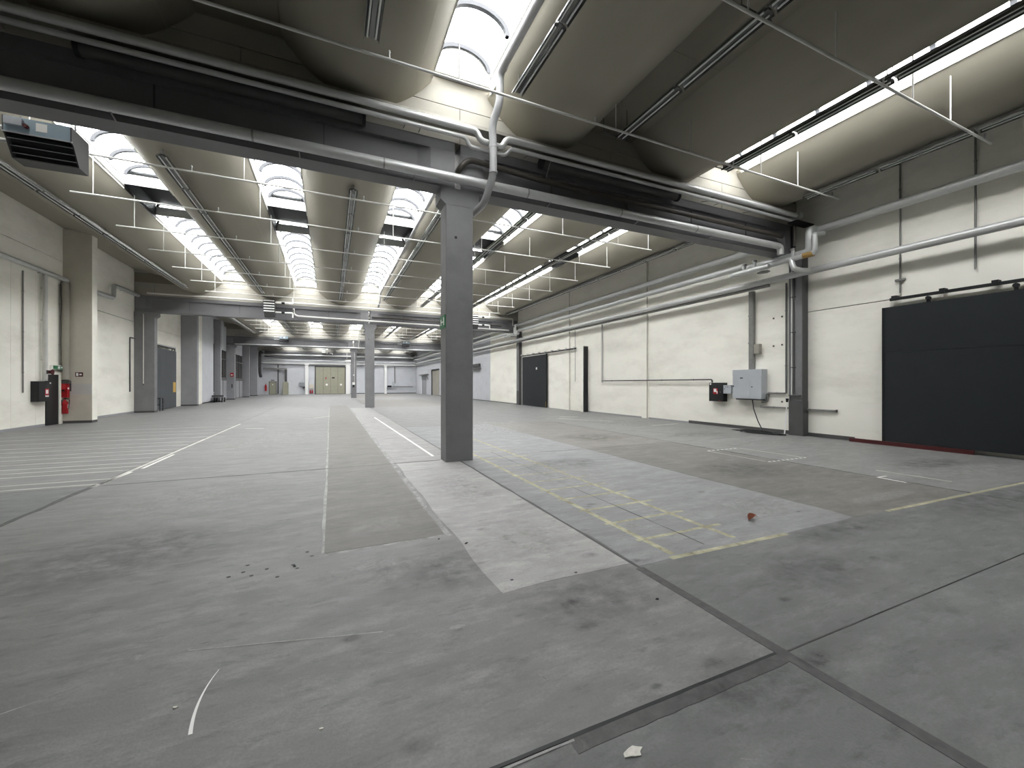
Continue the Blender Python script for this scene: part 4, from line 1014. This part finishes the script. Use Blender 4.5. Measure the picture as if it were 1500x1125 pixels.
for (yv, zz, l) in ((60.5, 7.0, 'third'), (66.5, 7.0, 'last')):
    t = thing('window_%d' % (61 if yv < 62 else 62), '%s pale glazed strip on the far left wall' % l, 'window', (-9.8, yv, 0), kind='structure')
    obj('frame', B(XL, -9.80, yv - 1.4, yv + 1.4, .1, 5.2), M['gable'], t)
    for k in range(2): obj('pane', B(-9.80, -9.78, yv - 1.2 + 1.3 * k, yv - .1 + 1.3 * k, 2.0, 4.8), M['glassd'] if yv < 62 else M['lgrey'], t)
pipe('exhaust_duct', [(-9.2, 69.6, 6.2), (-9.2, 67.8, 6.2), (-9.2, 67.8, 3.2), (-9.2, 68.6, 2.7)], .20, 'dgrey', 'dark bent exhaust duct in the far left corner', rad=.4, clips=[((-9.2, 67.8, v), (XL, 67.8, v)) for v in (3.8, 5.4)])

# ================================================================== FAR WALL
yF = FARY
g = thing('door_9', 'pale olive folding gate in the far end wall', 'folding gate', (0, yF, 0), kind='structure')
for k in range(4):
    lf = obj('gate_leaf', B(-2.1 + 1.06 * k, -2.1 + 1.06 * (k + 1) - .03, yF - .10, yF - .02, .05, 4.25), M['green'], g)
    for z in (1.35, 2.7): obj('leaf_rail', B(-2.1 + 1.06 * k, -2.1 + 1.06 * (k + 1) - .03, yF - .115, yF - .10, z, z + .05), M['green'], lf)
for x in (-.55, 1.53): obj('round_window', MB().tube([(x, yF - .13, 1.5), (x, yF - .10, 1.5)], .17, 14), M['wh'], g)
obj('frame', B(-2.26, -2.1, yF - .12, yF, 0, 4.42), M['dgrey'], g); obj('frame', B(2.14, 2.22, yF - .12, yF, 0, 4.42), M['dgrey'], g); obj('frame', B(-2.26, 2.22, yF - .12, yF, 4.25, 4.42), M['dgrey'], g)
obj('red_sticker', B(-.72, -.60, yF - .106, yF - .10, 2.35, 2.75), M['red'], g); obj('black_plate', B(.2, .6, yF - .106, yF - .10, 2.48, 2.68), M['black'], g)
t = thing('door_10', 'small olive door with a round window in the far wall', 'door', (-8.0, yF, 0), kind='structure')
obj('leaf', B(-8.40, -7.55, yF - .06, yF, .02, 1.9), M['green'], t); obj('frame', B(-8.48, -7.47, yF - .03, yF, 0, 1.98), M['dgrey'], t); obj('round_window', MB().tube([(-7.97, yF - .075, 1.5), (-7.97, yF - .06, 1.5)], .09, 10), M['wh'], t)
obj('lamp_bar', B(-8.2, -7.75, yF - .12, yF, 2.1, 2.22), M['dgrey'], t)
t = thing('tall_cabinet', 'narrow olive cabinet with a duct rising from it by the far wall', 'cabinet', (-6.2, yF, 0))
obj('body', MB().prism([(-6.6, 0), (-5.85, 0), (-5.85, 1.75), (-6.0, 1.95), (-6.45, 1.95), (-6.6, 1.75)], 'y', yF - .7, yF - .01), M['green'], t)
obj('duct', B(-6.35, -6.05, yF - .5, yF - .2, 1.95, 3.8), M['dgrey'], t); obj('duct_branch', B(-9.2, -6.05, yF - .5, yF - .2, 3.8, 4.05), M['galvd'], t)
pipe('wall_pipe', [(-7.25, yF - .09, 0.1), (-7.25, yF - .09, 4.5)], .08, 'dgrey', 'tall dark vertical pipe on the far wall beside the olive cabinet')
t = thing('wall_box', 'grey box on the far wall left of the white pilaster', 'box', (-4.05, yF, 1.2))
obj('body', B(-4.38, -3.72, yF - .25, yF, 1.2, 1.82), M['cabd'], t); obj('lid', B(-4.34, -3.76, yF - .27, yF - .25, 1.24, 1.78), M['cabd'], t); obj('cable_box', B(-3.86, -3.64, yF - .15, yF, .95, 1.2), M['black'], t)
t = thing('wall_box', 'beige box on the far wall right of the white pilaster', 'box', (-2.75, yF, .85))
obj('body', B(-3.02, -2.42, yF - .2, yF, .85, 1.6), M['beige'], t); obj('lid', B(-2.98, -2.46, yF - .22, yF - .2, .9, 1.55), M['beige'], t)
for k, l in ((0, 'left'), (1, 'right')):
    x = -2.88 + .28 * k
    t = thing('fire_extinguisher', '%s of two red extinguishers by the olive folding gate' % l, 'extinguisher', (x, yF - .15, .1), 'extinguishers by the far gate')
    obj('cylinder', MB().tube([(x, yF - .12, z) for z in (.12, .14, .52, .6, .64)], [.08, .1, .1, .07, .03], 10), M['red'], t); obj('valve', MB().tube([(x, yF - .12, .64), (x, yF - .12, .72)], .03, 8), M['black'], t)
    obj('hook', B(x - .02, x + .02, yF - .04, yF, .4, .6), M['dgrey'], t)
t = thing('fire_extinguisher', 'red extinguisher in the far left corner beside the small olive door', 'extinguisher', (-8.85, yF - .15, .5))
obj('cylinder', MB().tube([(-8.85, yF - .14, z) for z in (.55, .6, 1.3, 1.45, 1.55)], [.12, .14, .14, .1, .04], 10), M['red'], t); obj('valve', MB().tube([(-8.85, yF - .14, 1.55), (-8.85, yF - .14, 1.65)], .04, 8), M['black'], t); obj('hook', B(-8.88, -8.82, yF - .04, yF, 1.1, 1.4), M['dgrey'], t)
for (x0, x1, z1, l) in ((-3.60, -3.14, 4.75, 'white pilaster on the far wall left of the olive gate'), (2.24, 2.88, 5.5, 'white pilaster on the far wall right of the olive gate'), (8.2, 8.55, 4.70, 'white pilaster on the far wall between the middle pillars and the corner')):
    t = thing('wall_pilaster', l, 'pilaster', ((x0 + x1) / 2, yF, 0), 'white pilasters on the far wall')
    obj('shaft', B(x0, x1, yF - .35, yF, 0, z1 - .2), M['wh'], t); obj('head', B(x0 - .08, x1 + .08, yF - .40, yF, z1 - .2, z1), M['wh'], t)
t = thing('wall_ledge', 'long white ledge across the far wall above the gate', 'ledge', (1.8, yF, 4.65))
obj('ledge', B(XL + .1, XR - .05, yF - .32, yF, 4.62, 4.88), M['wh'], t); obj('drip_edge', B(XL + .1, XR - .05, yF - .34, yF - .30, 4.60, 4.66), M['dgrey'], t)
t = beam(-9.0, 2.34, yF - .42, 'dark grey end beam on the far wall left of the pillar row')
t2 = beam(2.46, 13.2, yF - .42, 'dark grey end beam on the far wall right of the pillar row')
one('wall_gable_4', B(XL, XR, yF - .04, yF, 6.56, 8.4), M['gable'], 'cream upstand above the end beam on the far wall', 'wall', kind='structure')
pipe('insulated_pipe', [(-9.3, yF - .55, 5.2), (12.9, yF - .55, 5.2)], .09, 'galv', 'lower silver pipe across the far wall', clips=[((v, yF - .55, 5.2), (v, yF - 0, 5.2)) for v in (-7, -1, 5, 11)])
pipe('insulated_pipe', [(-9.3, yF - .65, 6.0), (12.9, yF - .65, 6.0)], .10, 'galv', 'upper silver pipe across the far wall', clips=[((v, yF - .55, 6.0), (v, yF - .41, 6.0)) for v in (-7, -1, 5, 11)])
pipe('insulated_pipe', [(-9.3, yF - .55, 6.7), (12.9, yF - .55, 6.7)], .06, 'galvd', 'topmost dull pipe across the far wall', clips=[((v, yF - .55, 6.7), (v, yF - .41, 6.7)) for v in (-7, -1, 5, 11)])
conduit([(9.9, yF - .05, 4.5), (9.9, yF - .05, 1.7)], .08, 'dark vertical conduit on the white wall in the far right corner')
conduit([(9.5, yF - .05, 1.15), (12.9, yF - .05, 1.15)], .05, 'horizontal conduit low on the white wall in the far right corner')
t = thing('wall_box', 'small dark box on the white wall in the far right corner', 'box', (8.9, yF, 1.0))
obj('body', B(8.70, 9.35, yF - .15, yF, 1.05, 1.35), M['black'], t); obj('shelf', B(8.6, 10.2, yF - .2, yF, .80, .85), M['galvd'], t); obj('meter', B(9.5, 9.85, yF - .15, yF, 1.3, 2.0), M['cab'], t)

# ================================================================== SIGN ON THE NEAREST PILLAR
t = thing('exit_sign', 'green sign with white figure on the side of the nearest pillar', 'sign', (2.14, 8.38, 2.75))
obj('plate', B(2.125, 2.148, 8.18, 8.58, 2.76, 3.02), M['gn'], t)
obj('pictogram_mark', B(2.121, 2.125, 8.21, 8.27, 2.81, 2.97), M['wh'], t)
obj('pictogram_mark', B(2.121, 2.125, 8.27, 8.44, 2.87, 2.895), M['wh'], t)
obj('pictogram_mark', B(2.121, 2.125, 8.44, 8.49, 2.82, 2.95), M['wh'], t)

t = thing('switch_box', 'small white and black switch boxes on the farthest pillar', 'switch box', (2.4, BEAM[2], 1.3))
obj('box', B(2.28, 2.56, BEAM[2] - .12, BEAM[2], 1.52, 1.80), M['wh'], t); obj('box', B(2.30, 2.50, BEAM[2] - .10, BEAM[2], 1.22, 1.48), M['black'], t)
obj('lamp', MB().tube([(2.44, BEAM[2] - .10, 2.62), (2.44, BEAM[2], 2.62)], .08, 10), M['wh'], t); obj('conduit_run', MB().tube([(2.5, BEAM[2] - .03, 1.8), (2.5, BEAM[2] - .03, 5.2)], .025, 6), M['wpipe'], t)
# ================================================================== LITTER ON THE FLOOR
t = thing('dry_leaf', 'curled brown leaf lying on the concrete near the yellow grid', 'leaf', (4.5, 3.24, 0))
mb = MB(); n = 6
for s_ in (-1, 1):
    vs = []
    for i in range(n + 1):
        u = i / n; w = .05 * math.sin(PI * u) ** .7
        vs.append((4.45 + .17 * u, 3.24 + .03 * u, .008 + .035 * u * u)); vs.append((4.45 + .17 * u + .01 * s_, 3.24 + .03 * u + s_ * w, .008 + .035 * u * u + w * .9))
    mb.add(vs, [(2 * i, 2 * i + 1, 2 * i + 3, 2 * i + 2) for i in range(n)], True)
obj('blade', mb, M['leafm'], t); obj('stem', MB().tube([(4.62, 3.27, .043), (4.65, 3.275, .02), (4.68, 3.28, .006)], .002, 5), M['leafm'], t)
def scrap(x, y, r, label):
    pts = []
    for k in range(11):
        a = 2 * PI * k / 11; rr = r * random.uniform(.55, 1.1)
        pts.append((x + rr * 1.5 * math.cos(a), y + rr * math.sin(a)))
    o = one('paper_scrap', MB().prism(pts, 'z', .0005, .006), M['paper'], label, 'scrap'); return o
scrap(1.20, 1.41, .034, 'torn whitish scrap lying at the bottom edge of the view')
scrap(-.04, 2.09, .007, 'tiny pale crumb on the dark floor left of centre')
scrap(-.70, 2.52, .010, 'faint pale crumb left of the white scratch')
def pebble(x, y, r, label):
    mb = MB(); vs = []; 
    for i in range(4):
        ph = PI / 2 * i / 3.5
        for k in range(7):
            a = 2 * PI * k / 7; q = r * math.cos(ph) * (1 + .2 * math.sin(3 * a + i))
            vs.append((x + q * math.cos(a), y + q * .8 * math.sin(a), r * .7 * math.sin(ph)))
    mb.add(vs, [(i * 7 + k, i * 7 + (k + 1) % 7, (i + 1) * 7 + (k + 1) % 7, (i + 1) * 7 + k) for i in range(3) for k in range(7)] + [tuple(21 + k for k in range(7))])
    return one('pebble', mb, M['black'], label, 'pebble', 'grit on the floor')
pebble(2.22, 2.34, .014, 'dark pebble left of the floor joint in the foreground')
pebble(1.24, 3.93, .016, 'dark pebble at the corner of the pale floor strip')
pebble(-.29, 4.05, .013, 'dark pebble near the drill holes left of the brown strip')
pebble(1.02, 4.16, .012, 'dark crumb at the near end of the brown floor strip')
